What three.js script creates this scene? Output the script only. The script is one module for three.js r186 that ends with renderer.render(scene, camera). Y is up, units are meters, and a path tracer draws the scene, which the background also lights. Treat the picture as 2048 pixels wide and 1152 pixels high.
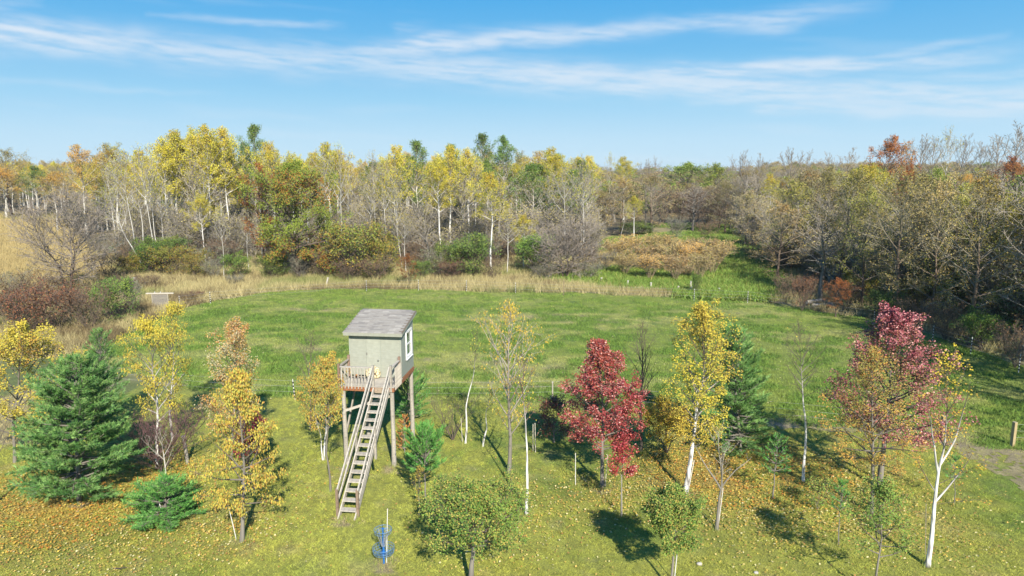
import * as THREE from 'three';
import { mergeGeometries } from 'three/addons/utils/BufferGeometryUtils.js';

// ---------------------------------------------------------------- camera, sky, sun, exposure
const scene = new THREE.Scene();
const CAM_H = 12, FPX = 1400, PITCH = Math.atan((576 - 340) / FPX);   // a drone 12 m up, looking slightly down
const camera = new THREE.PerspectiveCamera(2 * Math.atan(576 / FPX) * 180 / Math.PI, 16 / 9, 0.5, 6000);
camera.position.set(0, CAM_H, 0);
camera.rotation.x = -PITCH;
const EXPOSURE = 1.55;
const renderer = new THREE.WebGLRenderer({ antialias: true });
renderer.toneMapping = THREE.LinearToneMapping;
renderer.toneMappingExposure = EXPOSURE;
renderer.shadowMap.enabled = true;
const sun = new THREE.DirectionalLight(new THREE.Color(1, 0.93, 0.8), 5);
{
  const el = 33.4 * Math.PI / 180, az = 15 * Math.PI / 180;           // behind the camera, a little to its right
  sun.position.set(Math.sin(az) * Math.cos(el), Math.sin(el), Math.cos(az) * Math.cos(el)).multiplyScalar(200);
  sun.position.z -= 60; sun.target.position.set(0, 0, -60); scene.add(sun.target);
  sun.castShadow = true; sun.shadow.mapSize.set(4096, 4096); sun.shadow.radius = 1.2;
  Object.assign(sun.shadow.camera, { left: -140, right: 140, top: 120, bottom: -120, near: 1, far: 600 });
  scene.add(sun);
}
scene.fog = new THREE.FogExp2(new THREE.Color(0.85, 0.93, 1), 0.00014);   // a thin autumn haze over the far wood

// ---------------------------------------------------------------- helpers
const { clamp, lerp, smoothstep } = THREE.MathUtils;
const TAU = Math.PI * 2;
function rng(seed) { let a = seed * 2654435761 >>> 0; return () => { a = (a + 0x6d2b79f5) | 0; let t = Math.imul(a ^ (a >>> 15), 1 | a); t = (t + Math.imul(t ^ (t >>> 7), 61 | t)) ^ t; return ((t ^ (t >>> 14)) >>> 0) / 4294967296; }; }
function h3(x, y, z) { let n = Math.imul(x, 374761393) + Math.imul(y, 668265263) + Math.imul(z, 2147483647 ^ 0x5bd1e995) | 0; n = Math.imul(n ^ (n >>> 13), 1274126177); return ((n ^ (n >>> 16)) >>> 0) / 4294967296; }
function vn(x, y, z = 0) {                                             // value noise 0..1
  const i = Math.floor(x), j = Math.floor(y), k = Math.floor(z); let u = x - i, v = y - j, w = z - k;
  u = u * u * (3 - 2 * u); v = v * v * (3 - 2 * v); w = w * w * (3 - 2 * w);
  const a = lerp(lerp(h3(i, j, k), h3(i + 1, j, k), u), lerp(h3(i, j + 1, k), h3(i + 1, j + 1, k), u), v);
  if (w === 0) return a;
  return lerp(a, lerp(lerp(h3(i, j, k + 1), h3(i + 1, j, k + 1), u), lerp(h3(i, j + 1, k + 1), h3(i + 1, j + 1, k + 1), u), v), w);
}
function fbm(x, y, o = 4) { let s = 0, a = 0.5; for (let i = 0; i < o; i++) { s += a * vn(x, y); x = x * 2.03 + 17.1; y = y * 2.03 + 9.7; a *= 0.5; } return s / (1 - Math.pow(0.5, o)); }
const V = (x = 0, y = 0, z = 0) => new THREE.Vector3(x, y, z);
const lin = (hex, k = 1) => { const c = new THREE.Color(hex); return [c.r * k, c.g * k, c.b * k]; };
const CP = Math.cos(PITCH), SP = Math.sin(PITCH);
function ground(px, py, h = 0) {                                       // where a line of sight of the survey meets the ground: [x, metres ahead]
  const X = (px - 1024) / FPX, Y = -(py - 576) / FPX, yy = Y * CP - SP, zz = Y * SP + CP, t = (CAM_H - h) / -yy;
  return [X * t, zz * t];
}
function heightAt(px, py, d) {                                         // height and x of a sight line at distance d
  const X = (px - 1024) / FPX, Y = -(py - 576) / FPX, yy = Y * CP - SP, zz = Y * SP + CP, t = d / zz;
  return [CAM_H + yy * t, X * t];
}
function terrain(x, d) { return 2 * smoothstep(d, 125, 300) * smoothstep(x, 10, 120) + 1.5 * smoothstep(d, 170, 320) * smoothstep(-x, 30, 150) + 5 * smoothstep(d, 260, 520); }

const used = {};
function nm(name) { const n = used[name] = (used[name] ?? -1) + 1; return n ? name + '_' + String(n).padStart(3, '0') : name; }
function thing(name, label, category, x = 0, d = 0, group) {
  const o = new THREE.Group(); o.name = nm(name); o.position.set(x, terrain(x, d), -d);
  o.userData = { label, category }; if (group) o.userData.group = group;
  scene.add(o); return o;
}
function part(parent, name, geo, mat, pos) { const m = new THREE.Mesh(geo, mat); m.name = name; if (pos) m.position.set(...pos); parent.add(m); return m; }

// geometry collector
class MB {
  constructor() { this.p = []; this.n = []; this.c = []; this.u = []; this.i = []; }
  get count() { return this.p.length / 3; }
  vert(x, y, z, nx, ny, nz, c, u = 0, v = 0) { this.p.push(x, y, z); this.n.push(nx, ny, nz); this.c.push(c[0], c[1], c[2]); this.u.push(u, v); return this.p.length / 3 - 1; }
  tube(pts, rad, sides, col, cap = false) {
    const T = V(), R = V(), B = V(), N = V(), n = pts.length; let prev = null, len = 0;
    for (let k = 0; k < n; k++) {
      const a = pts[Math.max(0, k - 1)], b = pts[Math.min(n - 1, k + 1)]; T.subVectors(b, a).normalize();
      if (!prev) { R.set(Math.abs(T.y) > 0.8 ? 1 : 0, Math.abs(T.y) > 0.8 ? 0 : 1, 0); } else R.copy(prev);
      R.addScaledVector(T, -R.dot(T)).normalize(); prev = R.clone(); B.crossVectors(T, R);
      if (k) len += pts[k].distanceTo(pts[k - 1]);
      for (let s = 0; s < sides; s++) {
        const an = s / sides * TAU; N.copy(R).multiplyScalar(Math.cos(an)).addScaledVector(B, Math.sin(an));
        this.vert(pts[k].x + N.x * rad[k], pts[k].y + N.y * rad[k], pts[k].z + N.z * rad[k], N.x, N.y, N.z, typeof col === 'function' ? col(k / (n - 1), rad[k], s, pts[k]) : col, s / sides, len);
      }
    }
    const base = this.count - n * sides;
    for (let k = 0; k < n - 1; k++) for (let s = 0; s < sides; s++) {
      const a = base + k * sides + s, b = base + k * sides + (s + 1) % sides, c = a + sides, d = b + sides;
      this.i.push(a, b, c, b, d, c);
    }
    if (cap) for (const k of [0, n - 1]) {
      const t = V().subVectors(pts[k], pts[k ? k - 1 : 1]).normalize(), cc = typeof col === 'function' ? col(k ? 1 : 0, rad[k], 0, pts[k]) : col;
      const c0 = this.vert(pts[k].x, pts[k].y, pts[k].z, t.x, t.y, t.z, cc), ring = [];
      for (let s = 0; s < sides; s++) { const q = (base + k * sides + s) * 3; ring.push(this.vert(this.p[q], this.p[q + 1], this.p[q + 2], t.x, t.y, t.z, cc)); }
      for (let s = 0; s < sides; s++) this.i.push(c0, ring[k ? s : (s + 1) % sides], ring[k ? (s + 1) % sides : s]);
    }
  }
  leaf(p, ax, nr, L, W, c) {                                           // a folded leaf: two faces about its midrib
    const s = V().crossVectors(ax, nr).normalize(), up = V().crossVectors(s, ax).normalize(), f = W * 0.18;
    const mx = p.x + ax.x * L * 0.45, my = p.y + ax.y * L * 0.45, mz = p.z + ax.z * L * 0.45, h = W / 2;
    const a = this.vert(p.x, p.y, p.z, up.x, up.y, up.z, c), t = this.vert(p.x + ax.x * L, p.y + ax.y * L, p.z + ax.z * L, up.x, up.y, up.z, c);
    const l = this.vert(mx - s.x * h + up.x * f, my - s.y * h + up.y * f, mz - s.z * h + up.z * f, up.x + s.x * .3, up.y + s.y * .3, up.z + s.z * .3, c);
    const r = this.vert(mx + s.x * h + up.x * f, my + s.y * h + up.y * f, mz + s.z * h + up.z * f, up.x - s.x * .3, up.y - s.y * .3, up.z - s.z * .3, c);
    this.i.push(a, t, l, a, r, t);
  }
  blade(p, tip, w, nr, c, c2 = c) {                                    // one needle or grass blade
    const ax = V().subVectors(tip, p).normalize(), s = V().crossVectors(ax, nr).normalize().multiplyScalar(w / 2), u = V().crossVectors(s, ax).normalize();
    const a = this.vert(p.x - s.x, p.y - s.y, p.z - s.z, u.x, u.y, u.z, c), b = this.vert(p.x + s.x, p.y + s.y, p.z + s.z, u.x, u.y, u.z, c), t = this.vert(tip.x, tip.y, tip.z, u.x, u.y, u.z, c2);
    this.i.push(a, b, t);
  }
  box(cx, cy, cz, sx, sy, sz, c = [1, 1, 1], rot) {                    // uv in metres, u along the longest side of each face
    const q = rot ? new THREE.Quaternion().setFromEuler(new THREE.Euler(...rot)) : null, h = [sx / 2, sy / 2, sz / 2], v = V(), n = V();
    for (let ax = 0; ax < 3; ax++) for (const sg of [-1, 1]) {
      const b = (ax + 1) % 3, d = (ax + 2) % 3, ids = [];
      for (const [x, y] of [[-1, -1], [1, -1], [1, 1], [-1, 1]]) {
        const co = [0, 0, 0], no = [0, 0, 0]; co[ax] = sg * h[ax]; co[b] = x * h[b]; co[d] = y * h[d]; no[ax] = sg;
        v.set(...co); n.set(...no); if (q) { v.applyQuaternion(q); n.applyQuaternion(q); }
        const U = h[b] >= h[d] ? [co[b], co[d]] : [co[d], co[b]];
        ids.push(this.vert(v.x + cx, v.y + cy, v.z + cz, n.x, n.y, n.z, c, U[0] + cx * 1.7 + cz * 0.9, U[1] + cy * 1.3));
      }
      sg > 0 ? this.i.push(ids[0], ids[1], ids[2], ids[0], ids[2], ids[3]) : this.i.push(ids[0], ids[2], ids[1], ids[0], ids[3], ids[2]);
    }
  }
  build() {
    const g = new THREE.BufferGeometry();
    g.setAttribute('position', new THREE.Float32BufferAttribute(this.p, 3)); g.setAttribute('normal', new THREE.Float32BufferAttribute(this.n, 3));
    g.setAttribute('color', new THREE.Float32BufferAttribute(this.c, 3)); g.setAttribute('uv', new THREE.Float32BufferAttribute(this.u, 2));
    g.setIndex(new THREE.BufferAttribute(new Uint32Array(this.i), 1)); return g;
  }
}
const box = (...a) => { const m = new MB(); m.box(...a); return m.build(); };

function tex(w, h, f, srgb = false) {
  const data = new Uint8Array(w * h * 4);
  for (let y = 0; y < h; y++) for (let x = 0; x < w; x++) { const v = f(x, y), o = (y * w + x) * 4; for (let c = 0; c < 3; c++) data[o + c] = clamp(v[c] ?? v[0], 0, 1) * 255; data[o + 3] = 255; }
  const t = new THREE.DataTexture(data, w, h); t.wrapS = t.wrapT = THREE.RepeatWrapping; t.magFilter = THREE.LinearFilter; t.minFilter = THREE.LinearMipmapLinearFilter; if (srgb) t.colorSpace = THREE.SRGBColorSpace; t.needsUpdate = true; return t;
}
// noise that repeats after `per` cells
function tn(x, y, per, z) { const i = Math.floor(x), j = Math.floor(y), m = (a) => ((a % per) + per) % per; let u = x - i, v = y - j; u = u * u * (3 - 2 * u); v = v * v * (3 - 2 * v); return lerp(lerp(h3(m(i), m(j), z), h3(m(i + 1), m(j), z), u), lerp(h3(m(i), m(j + 1), z), h3(m(i + 1), m(j + 1), z), u), v); }

// ---------------------------------------------------------------- sky: a deep autumn blue with long bands of cirrus
{
  const W = 4096, H = 2048, data = new Float32Array(W * H * 4);
  const dir = (px, py) => { const X = (px - 1024) / FPX, Y = -(py - 576) / FPX, yy = Y * CP - SP, zz = Y * SP + CP; return [Math.atan2(X, zz) * 180 / Math.PI, Math.atan2(yy, Math.hypot(X, zz)) * 180 / Math.PI]; };
  // each band: points (az, el, half width in degrees, strength), as surveyed
  const B = (list) => list.map(([x, y, w, s]) => [...dir(x, y), w, s]);
  const bands = [
    B([[-700, 30, 1.4, .5], [-200, 48, 1.15, .75], [0, 62, 1.05, .9], [250, 88, 1.1, .66], [500, 112, 1.15, .6], [800, 128, 1.25, .62], [1050, 148, 1.2, .7], [1300, 162, 1.15, .72], [1600, 178, 1.0, .62], [1850, 190, 1.05, .66], [2100, 203, 1.15, .62], [2700, 230, 1.6, .35]]),
    B([[520, 118, .5, .2], [700, 102, .65, .5], [850, 90, .75, .75], [1000, 80, .7, .72], [1200, 66, .6, .6], [1400, 48, .6, .5], [1560, 40, .75, .55], [1690, 22, .7, .22], [1800, 12, .5, 0]]),
    B([[1130, 158, .5, .25], [1350, 142, .55, .75], [1550, 138, .55, .78], [1750, 128, .5, .7], [1940, 115, .42, .45], [2060, 104, .4, .1]]),
    B([[1560, 140, .2, .1], [1750, 112, .3, .35], [1880, 92, .3, .35], [2000, 74, .35, .12]]),
    B([[1350, 192, .5, .35], [1600, 208, .6, .5], [1850, 220, .6, .5], [2050, 224, .65, .5], [2400, 240, .9, .2]]),
    B([[1650, 165, .35, .2], [1900, 150, .4, .35], [2100, 140, .5, .3]]),
    B([[820, 164, .2, .2], [950, 172, .3, .42], [1100, 182, .28, .3], [1260, 192, .2, 0]]),
    B([[-100, 160, .4, .1], [120, 168, .3, .2], [300, 180, .25, .2], [460, 192, .2, 0]]),
    B([[300, 30, .2, .1], [480, 40, .3, .4], [590, 46, .3, .35], [700, 54, .2, 0]]),
    B([[-200, 34, .5, .1], [0, 16, .4, .4], [90, 4, .3, .1]]),
    B([[760, 92, .3, .1], [800, 70, .6, .3], [860, 60, .5, .05]]),
  ];
  const more = [[-112, 2, .9], [112, 3, .9], [180, -1, .8]];    // the same kind of cloud all round
  const all = bands.concat(...more.map(([da, de, k]) => bands.slice(0, 5).map((b) => b.map(([a, e, w, s]) => [-a * 1.1 + da, e + de, w, s * k]))));
  const boxes = all.map((b) => [Math.min(...b.map((q) => q[0])) - 4, Math.max(...b.map((q) => q[0])) + 4, Math.min(...b.map((q) => q[1])) - 4, Math.max(...b.map((q) => q[1])) + 4]);
  const stops = [[-90, '#bfe0f2'], [0, '#cdeafa'], [2.5, '#bfe3f9'], [5.5, '#9fd5f6'], [9, '#78c0f0'], [13, '#57b0ec'], [25, '#2f8ad8'], [90, '#1f62b4']].map(([e, c]) => [e, lin(c)]);
  for (let y = 0; y < H; y++) {
    const el = ((y + 0.5) / H - 0.5) * 180; let k = 0; while (k < stops.length - 2 && stops[k + 1][0] < el) k++;
    const f = clamp((el - stops[k][0]) / (stops[k + 1][0] - stops[k][0]), 0, 1), base = [0, 1, 2].map((c) => lerp(stops[k][1][c], stops[k + 1][1][c], f));
    for (let x = 0; x < W; x++) {
      let az = ((x + 0.5) / W - 0.5) * 360 + 90; if (az > 180) az -= 360;     // 0 is the way the camera looks
      let a = 0;
      if (el > -1 && el < 24) {
        const wx = az + (fbm(az * 0.35, el * 1.1, 3) - 0.5) * 2.2, wy = el + (fbm(az * 0.3 + 40, el * 0.9 + 7, 3) - 0.5) * 0.9;
        let str = null;
        for (let b = 0; b < all.length; b++) {
          const q = boxes[b]; if (az < q[0] || az > q[1] || el < q[2] || el > q[3]) continue;
          const P = all[b]; let best = 0;
          for (let i = 0; i < P.length - 1; i++) {
            const [x0, y0, w0, s0] = P[i], [x1, y1, w1, s1] = P[i + 1], dx = x1 - x0, dy = y1 - y0, L = dx * dx + dy * dy;
            const t = ((wx - x0) * dx + (wy - y0) * dy) / L; if (t < -0.3 || t > 1.3) continue;
            const tc = clamp(t, 0, 1), dd = Math.hypot(wx - x0 - dx * tc, wy - y0 - dy * tc), w = lerp(w0, w1, tc), v = lerp(s0, s1, tc) * Math.exp(-Math.pow(dd / w, 2.2) * 1.1);
            if (v > best) best = v;
          }
          if (best > 0.01) {
            if (str === null) { const r = el + az * 0.075; str = 0.6 * fbm(az * 0.22, r * 3.2 + fbm(az * .3, el, 2) * 1.6, 5) + 0.4 * fbm(az * 0.75 + el * 1.5, r * 7 - az * 0.25, 4); }
            a = Math.max(a, best * (.25 + .75 * smoothstep(str, 0.2, 0.66))) ;
          }
        }
        a = clamp(a, 0, 0.92);
      }
      if (el > 0.5) { const vv = smoothstep(fbm(az * 0.09 + 3, (el + az * 0.06) * 0.7, 3), 0.62, 0.85) * 0.10; a = Math.max(a, vv * (el < 60 ? 1 : 0)); }
      const o = (y * W + x) * 4, cl = [0.80, 0.87, 0.95];
      for (let c = 0; c < 3; c++) data[o + c] = lerp(base[c], cl[c], a) / EXPOSURE;
      data[o + 3] = 1;
    }
  }
  const t = new THREE.DataTexture(data, W, H, THREE.RGBAFormat, THREE.FloatType);
  t.mapping = THREE.EquirectangularReflectionMapping; t.magFilter = t.minFilter = THREE.LinearFilter; t.needsUpdate = true;
  scene.background = t; scene.environment = t;
}

// ---------------------------------------------------------------- materials
const grain = tex(512, 512, (x, y) => { const v = 0.45 + 0.3 * tn(x / 4, y / 4, 128, 1) + 0.25 * tn(x / 16, y / 16, 32, 2) + 0.35 * (h3(x, y, 3) - 0.5) + 0.2 * tn(x / 64, y / 64, 8, 4) - 0.1; return [v]; });
const woodTex = tex(256, 256, (x, y) => { const v = 0.62 + 0.22 * tn(x / 32, y / 3, 8 * 11, 5) + 0.2 * tn(x / 64, y / 1.5, 256, 6) - 0.16 * (tn(x / 24, y / 24, 11, 7) > 0.78 ? 1 : 0) + 0.1 * (h3(x, y, 8) - .5); return [v, v * 0.985, v * 0.96]; });
const paintTex = tex(256, 256, (x, y) => { const st = tn(x / 5, y / 128, 51, 12) > .74 ? .07 * tn(x / 3, y / 20, 85, 13) : 0, v = 0.86 + 0.1 * tn(x / 8, y / 64, 64, 9) + 0.06 * tn(x / 2, y / 2, 128, 10) - 0.1 * tn(x / 32, y / 32, 8, 11) - st; return [v, v * (1 - st * .2), v * (1 - st * .5)]; });
const stdMat = (o) => new THREE.MeshStandardMaterial({ roughness: 0.9, vertexColors: true, ...o });
const rep = (t, s) => { const c = t.clone(); c.repeat.set(s, s); c.needsUpdate = true; return c; };
const MAT = {
  bark: stdMat({ roughness: 0.95 }),
  leaf: new THREE.MeshPhysicalMaterial({ vertexColors: true, roughness: 0.92, transmission: 0.28, thickness: 0, side: THREE.DoubleSide }),
  gloss: new THREE.MeshPhysicalMaterial({ vertexColors: true, roughness: 0.42, transmission: 0.2, thickness: 0, side: THREE.DoubleSide }),
  needle: stdMat({ roughness: 0.7, side: THREE.DoubleSide }),
  far: stdMat({ roughness: 0.95, side: THREE.DoubleSide }),
  grass: stdMat({ roughness: 0.85, side: THREE.DoubleSide }),
  ground: stdMat({ roughness: 1, map: rep(grain, 1), bumpMap: grain, bumpScale: 0.05 }),
  wood: stdMat({ map: woodTex, bumpMap: woodTex, bumpScale: 0.004 }),
  paint: stdMat({ map: rep(paintTex, 1.5), roughness: 0.8 }),
  plain: stdMat({ roughness: 0.6 }),
  metal: stdMat({ roughness: 0.4, metalness: 0.3 }),
  glass: new THREE.MeshPhysicalMaterial({ color: 0xdfe8e4, roughness: 0.03, transmission: 1, thickness: 0 }),
};

// ---------------------------------------------------------------- ground zones
const poly = (pts) => pts.map(([x, y]) => ground(x, y));
function inside(P, x, d) { let c = false; for (let i = 0, j = P.length - 1; i < P.length; j = i++) { const [xi, yi] = P[i], [xj, yj] = P[j]; if ((yi > d) !== (yj > d) && x < (xj - xi) * (d - yi) / (yj - yi) + xi) c = !c; } return c; }
function distLine(P, x, d) { let m = 1e9, at = 0; for (let i = 0; i < P.length - 1; i++) { const [a, b] = P[i], [e, f] = P[i + 1], dx = e - a, dy = f - b, t = clamp(((x - a) * dx + (d - b) * dy) / (dx * dx + dy * dy), 0, 1), q = Math.hypot(x - a - dx * t, d - b - dy * t); if (q < m) { m = q; at = i + t; } } return [m, at]; }
const PAST = poly([[150, 712], [250, 672], [330, 628], [380, 614], [430, 601], [520, 585], [640, 578], [800, 579], [1000, 584], [1180, 587], [1300, 593], [1400, 599], [1500, 601], [1580, 612], [1660, 625], [1760, 643], [1860, 668], [1950, 702], [2048, 735], [2300, 820], [2700, 960], [2500, 985], [2048, 905], [1890, 880], [1600, 850], [1300, 822], [1100, 806], [880, 800], [590, 800], [400, 775]]);
const PATH = poly([[2150, 985], [2048, 945], [1960, 895], [1890, 872], [1780, 856], [1660, 848], [1560, 846]]);
const TRAIL = poly([[1440, 600], [1500, 560], [1490, 520], [1475, 490], [1440, 462], [1390, 455]]);
const TAN = poly([[-400, 600], [-400, 428], [110, 428], [150, 470], [190, 520], [240, 560], [110, 600]]);
const HEAD = poly([[1190, 548], [1205, 475], [1330, 450], [1490, 450], [1540, 520], [1570, 590], [1460, 565]]);
const GREENB = poly([[1080, 560], [1190, 545], [1460, 560], [1560, 590], [1500, 600], [1300, 585], [1180, 575]]);
// litter: spots where leaves lie thick, [x, d, radius, weight, orange]
const LIT = [[130, 1010, 3.6, 1, 1], [40, 985, 3, .8, .9], [250, 985, 2.4, 1, 1], [480, 1060, 2.4, .7, .6], [1440, 945, 3.4, 1, 1], [1550, 950, 3, 1, 1], [1500, 920, 3, .9, .9], [1330, 960, 2.4, .6, .6], [1650, 1010, 2.4, .7, .6], [1220, 990, 2.4, .6, .5], [1740, 960, 3, .6, .5], [1860, 1080, 3, .5, .5], [980, 1090, 3, .5, .4], [660, 950, 2.6, .4, .2], [1040, 1000, 2.6, .5, .4], [200, 1110, 4, .5, .7], [300, 930, 2.5, .8, .8], [1500, 1080, 3, .5, .5]].map(([x, y, r, w, o]) => [...ground(x, y), r, w, o]);
function litter(x, d) { let w = 0, o = 0; for (const [a, b, r, k, or] of LIT) { const q = k * Math.exp(-((x - a) ** 2 + (d - b) ** 2) / (r * r)); w += q; o = Math.max(o, q * or); } return [Math.min(1, w), Math.min(1, o)]; }
function zone(x, d) {
  const jx = x + (fbm(x * 0.5, d * 0.5, 3) - 0.5) * 1.6, jd = d + (fbm(x * 0.5 + 30, d * 0.5, 3) - 0.5) * 1.6;
  if (inside(PAST, jx, jd)) return 'pasture';
  if (d < 38 && x > -21 && x < 34 || d < 29.5) return 'lawn';
  const [t] = distLine(TRAIL, jx, jd); if (t < 4.2) return 'trail';
  if (inside(GREENB, jx, jd)) return 'trail';
  if (inside(HEAD, jx, jd)) return fbm(x * .15, d * .1, 3) > .47 ? 'trail' : 'tan';
  if (inside(TAN, x, d)) return 'tan';
  return 'rough';
}
const mix = (a, b, t) => [lerp(a[0], b[0], t), lerp(a[1], b[1], t), lerp(a[2], b[2], t)];
const GC = { lawnY: [.36, .38, .068], lawnG: [.19, .28, .04], lawnT: [.45, .40, .16], pastA: [.235, .305, .056], pastG: [.115, .21, .03], pastT: [.37, .38, .12], orange: [.46, .29, .07], dry: [.40, .34, .165], dryG: [.2, .24, .07], brown: [.16, .115, .06], tan: [.47, .36, .16], dirt: [.36, .285, .195], trail: [.13, .24, .035] };
const WORN = [[768, 1133, .75], [693, 1042, .6], [785, 938, .55], [682, 942, .45], [1205, 982, .4], [160, 1010, .5], [1371, 990, .45], [484, 1086, .4], [1742, 1030, .4], [943, 1172, .5]].map(([x, y, R]) => [...ground(x, y), R]);
function groundCol(x, d, z = zone(x, d)) {
  const n1 = fbm(x * 0.28, d * 0.28, 3), n2 = fbm(x * 1.3 + 9, d * 1.3, 3), n3 = fbm(x * 0.12 + 50, d * 0.3, 3);
  let c;
  if (z === 'lawn') {
    c = mix(GC.lawnY, GC.lawnG, smoothstep(n1 * 0.6 + n2 * 0.4, 0.44, 0.72)); c = mix(c, GC.lawnT, smoothstep(n2, 0.6, 0.82) * 0.5);
    const [, o] = litter(x, d); c = mix(c, GC.orange, o * 0.62 * smoothstep(n2 + n1, 0.68, 1.12));
    for (const [a, b, R] of WORN) { const q = Math.hypot(x - a, d - b) / R; if (q < 1 && fbm(x * 4, d * 4, 3) > .25 + q * .45) c = mix(c, GC.dirt, .75); }
  } else if (z === 'pasture') {
    const s = fbm(x * 0.7, d * 0.9 + 20, 4);
    c = mix(GC.pastA, GC.pastT, smoothstep(n3, 0.42, 0.68) * 0.75); c = mix(c, GC.pastG, smoothstep(s, 0.48, 0.62) * 0.9);
    c = mix(c, GC.dirt, smoothstep(n2 * 0.5 + n3 * 0.5, 0.66, 0.78) * 0.6);
    c = mix(c, GC.pastA, 0.5 * smoothstep(d, 55, 70));
  } else if (z === 'trail') c = mix(GC.trail, GC.dryG, smoothstep(n2, 0.45, 0.7));
  else if (z === 'tan') c = mix(GC.tan, GC.dry, n2);
  else { c = mix(GC.dry, GC.dryG, smoothstep(n1, 0.4, 0.62)); c = mix(c, GC.brown, smoothstep(d, 78, 90) * 0.8); }
  return c;
}
{
  // one sheet to the horizon: fine where the lawn and the pasture are, coarse beyond
  const xs = [], ds = [];
  for (let x = -2600; x <= 2600;) { xs.push(x); const a = Math.abs(x); x += a < 22 ? 0.25 : a < 48 ? 0.4 : a < 120 ? 2 : a < 300 ? 10 : 100; }
  for (let d = -600; d <= 4000;) { ds.push(d); d += d < 10 ? (d > -20 ? 5 : 60) : d < 32 ? 0.22 : d < 40 ? 0.35 : d < 85 ? 0.6 : d < 200 ? 2 : d < 500 ? 10 : 120; }
  const nx = xs.length, nd = ds.length, P = new Float32Array(nx * nd * 3), C = new Float32Array(nx * nd * 3), U = new Float32Array(nx * nd * 2), I = new Uint32Array((nx - 1) * (nd - 1) * 6);
  let k = 0;
  for (let j = 0; j < nd; j++) for (let i = 0; i < nx; i++) {
    const x = xs[i], d = ds[j], v = j * nx + i, c = groundCol(x, d), near = d < 110 && Math.abs(x) < 90;
    P[v * 3] = x; P[v * 3 + 1] = terrain(x, d) + (near ? (fbm(x * 0.9, d * 0.9, 2) - 0.5) * 0.05 : 0); P[v * 3 + 2] = -d;
    C.set(c, v * 3); U[v * 2] = x / 3.1; U[v * 2 + 1] = d / 3.1;
    if (i < nx - 1 && j < nd - 1) { I.set([v, v + 1, v + nx, v + 1, v + nx + 1, v + nx], k); k += 6; }
  }
  const g = new THREE.BufferGeometry(); g.setAttribute('position', new THREE.BufferAttribute(P, 3)); g.setAttribute('color', new THREE.BufferAttribute(C, 3)); g.setAttribute('uv', new THREE.BufferAttribute(U, 2)); g.setIndex(new THREE.BufferAttribute(I, 1)); g.computeVertexNormals();
  const m = new THREE.Mesh(g, MAT.ground); m.name = 'ground'; m.userData = { kind: 'structure', label: 'mown yellow green lawn running into green pasture' }; scene.add(m);
  // the worn path by the gate posts: ragged bare soil
  const pm = new MB(), S = 0.16;
  const bare = (x, d) => { const [q, t] = distLine(PATH, x, d); const w = 1.6 * (1 - t / 10) + 0.15; return q < w * (0.5 + 1.1 * fbm(x * 0.8, d * 0.8, 4)) && fbm(x * 2.5 + 8, d * 2.5, 3) < 0.66; };
  for (let x = 8; x < 28; x += S) for (let d = 22; d < 35; d += S) if (bare(x, d)) {
    const c = mix(GC.dirt, GC.lawnT, fbm(x * 2, d * 2, 3) * 0.9), q = [[0, 0], [S, 0], [S, S], [0, S]].map(([a, b]) => { const X = x + a, D = d + b; return pm.vert(X, (fbm(X * 0.9, D * 0.9, 2) - 0.5) * 0.05 + 0.014, -D, 0, 1, 0, c, X / 3, D / 3); });
    pm.i.push(q[0], q[1], q[2], q[0], q[2], q[3]);
  }
  const pmesh = new THREE.Mesh(pm.build(), MAT.ground); pmesh.name = 'dirt_path'; pmesh.userData = { kind: 'structure', label: 'worn bare soil path between the two gate posts' }; scene.add(pmesh);
}

const FEET = [[160, 1005], [484, 1083], [647, 920], [661, 983], [851, 1008], [931, 887], [966, 893], [1018, 946], [1053, 1030], [1205, 975], [1243, 1033], [1282, 905], [1371, 985], [1433, 1060], [1545, 1000], [1606, 963], [1742, 1027], [1758, 975], [1677, 1090], [1855, 1133], [1909, 1008], [682, 937], [785, 932], [376, 928], [1882, 880], [2024, 894], [692, 1038], [768, 1127], [345, 882], [314, 935], [1151, 970], [330, 1045]].map(([x, y]) => [...ground(x, y), .08]);
// ---------------------------------------------------------------- instanced grasses and fallen leaves (stuff)
function instanced(name, label, geo, mat, list) {                      // list: [x, y, d, yaw, scale, scaleY, colour, tilt]
  const m = new THREE.InstancedMesh(geo, mat, list.length), M = new THREE.Matrix4(), q = new THREE.Quaternion(), e = new THREE.Euler(), c = new THREE.Color();
  list.forEach(([x, y, d, yaw, s, sy, col, tilt = 0], i) => {
    q.setFromEuler(e.set(tilt, yaw, tilt * 0.7, 'YXZ')); M.compose(V(x, y, -d), q, V(s, sy, s)); m.setMatrixAt(i, M); m.setColorAt(i, c.setRGB(...col));
  });
  m.name = name; m.userData = { kind: 'stuff', label }; scene.add(m); return m;
}
function tuft(seed, n, h, spread, w, lean) {
  const r = rng(seed), b = new MB();
  for (let i = 0; i < n; i++) {
    const a = r() * TAU, q = Math.sqrt(r()) * spread, hh = h * (0.6 + 0.6 * r()), la = r() * TAU, l = lean * hh * (0.3 + r()), k = 0.8 + 0.35 * r();
    b.blade(V(Math.cos(a) * q, -0.02, Math.sin(a) * q), V(Math.cos(a) * q + Math.cos(la) * l, hh, Math.sin(a) * q + Math.sin(la) * l), w, V(Math.cos(r() * TAU), 0.3, Math.sin(r() * TAU)), [k, k, k], [k * 1.12, k * 1.1, k]);
  }
  return b.build();
}
const inView = (x, d, pad = 1.04) => Math.abs(x) < d * 0.74 * pad + 1.5;
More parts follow.
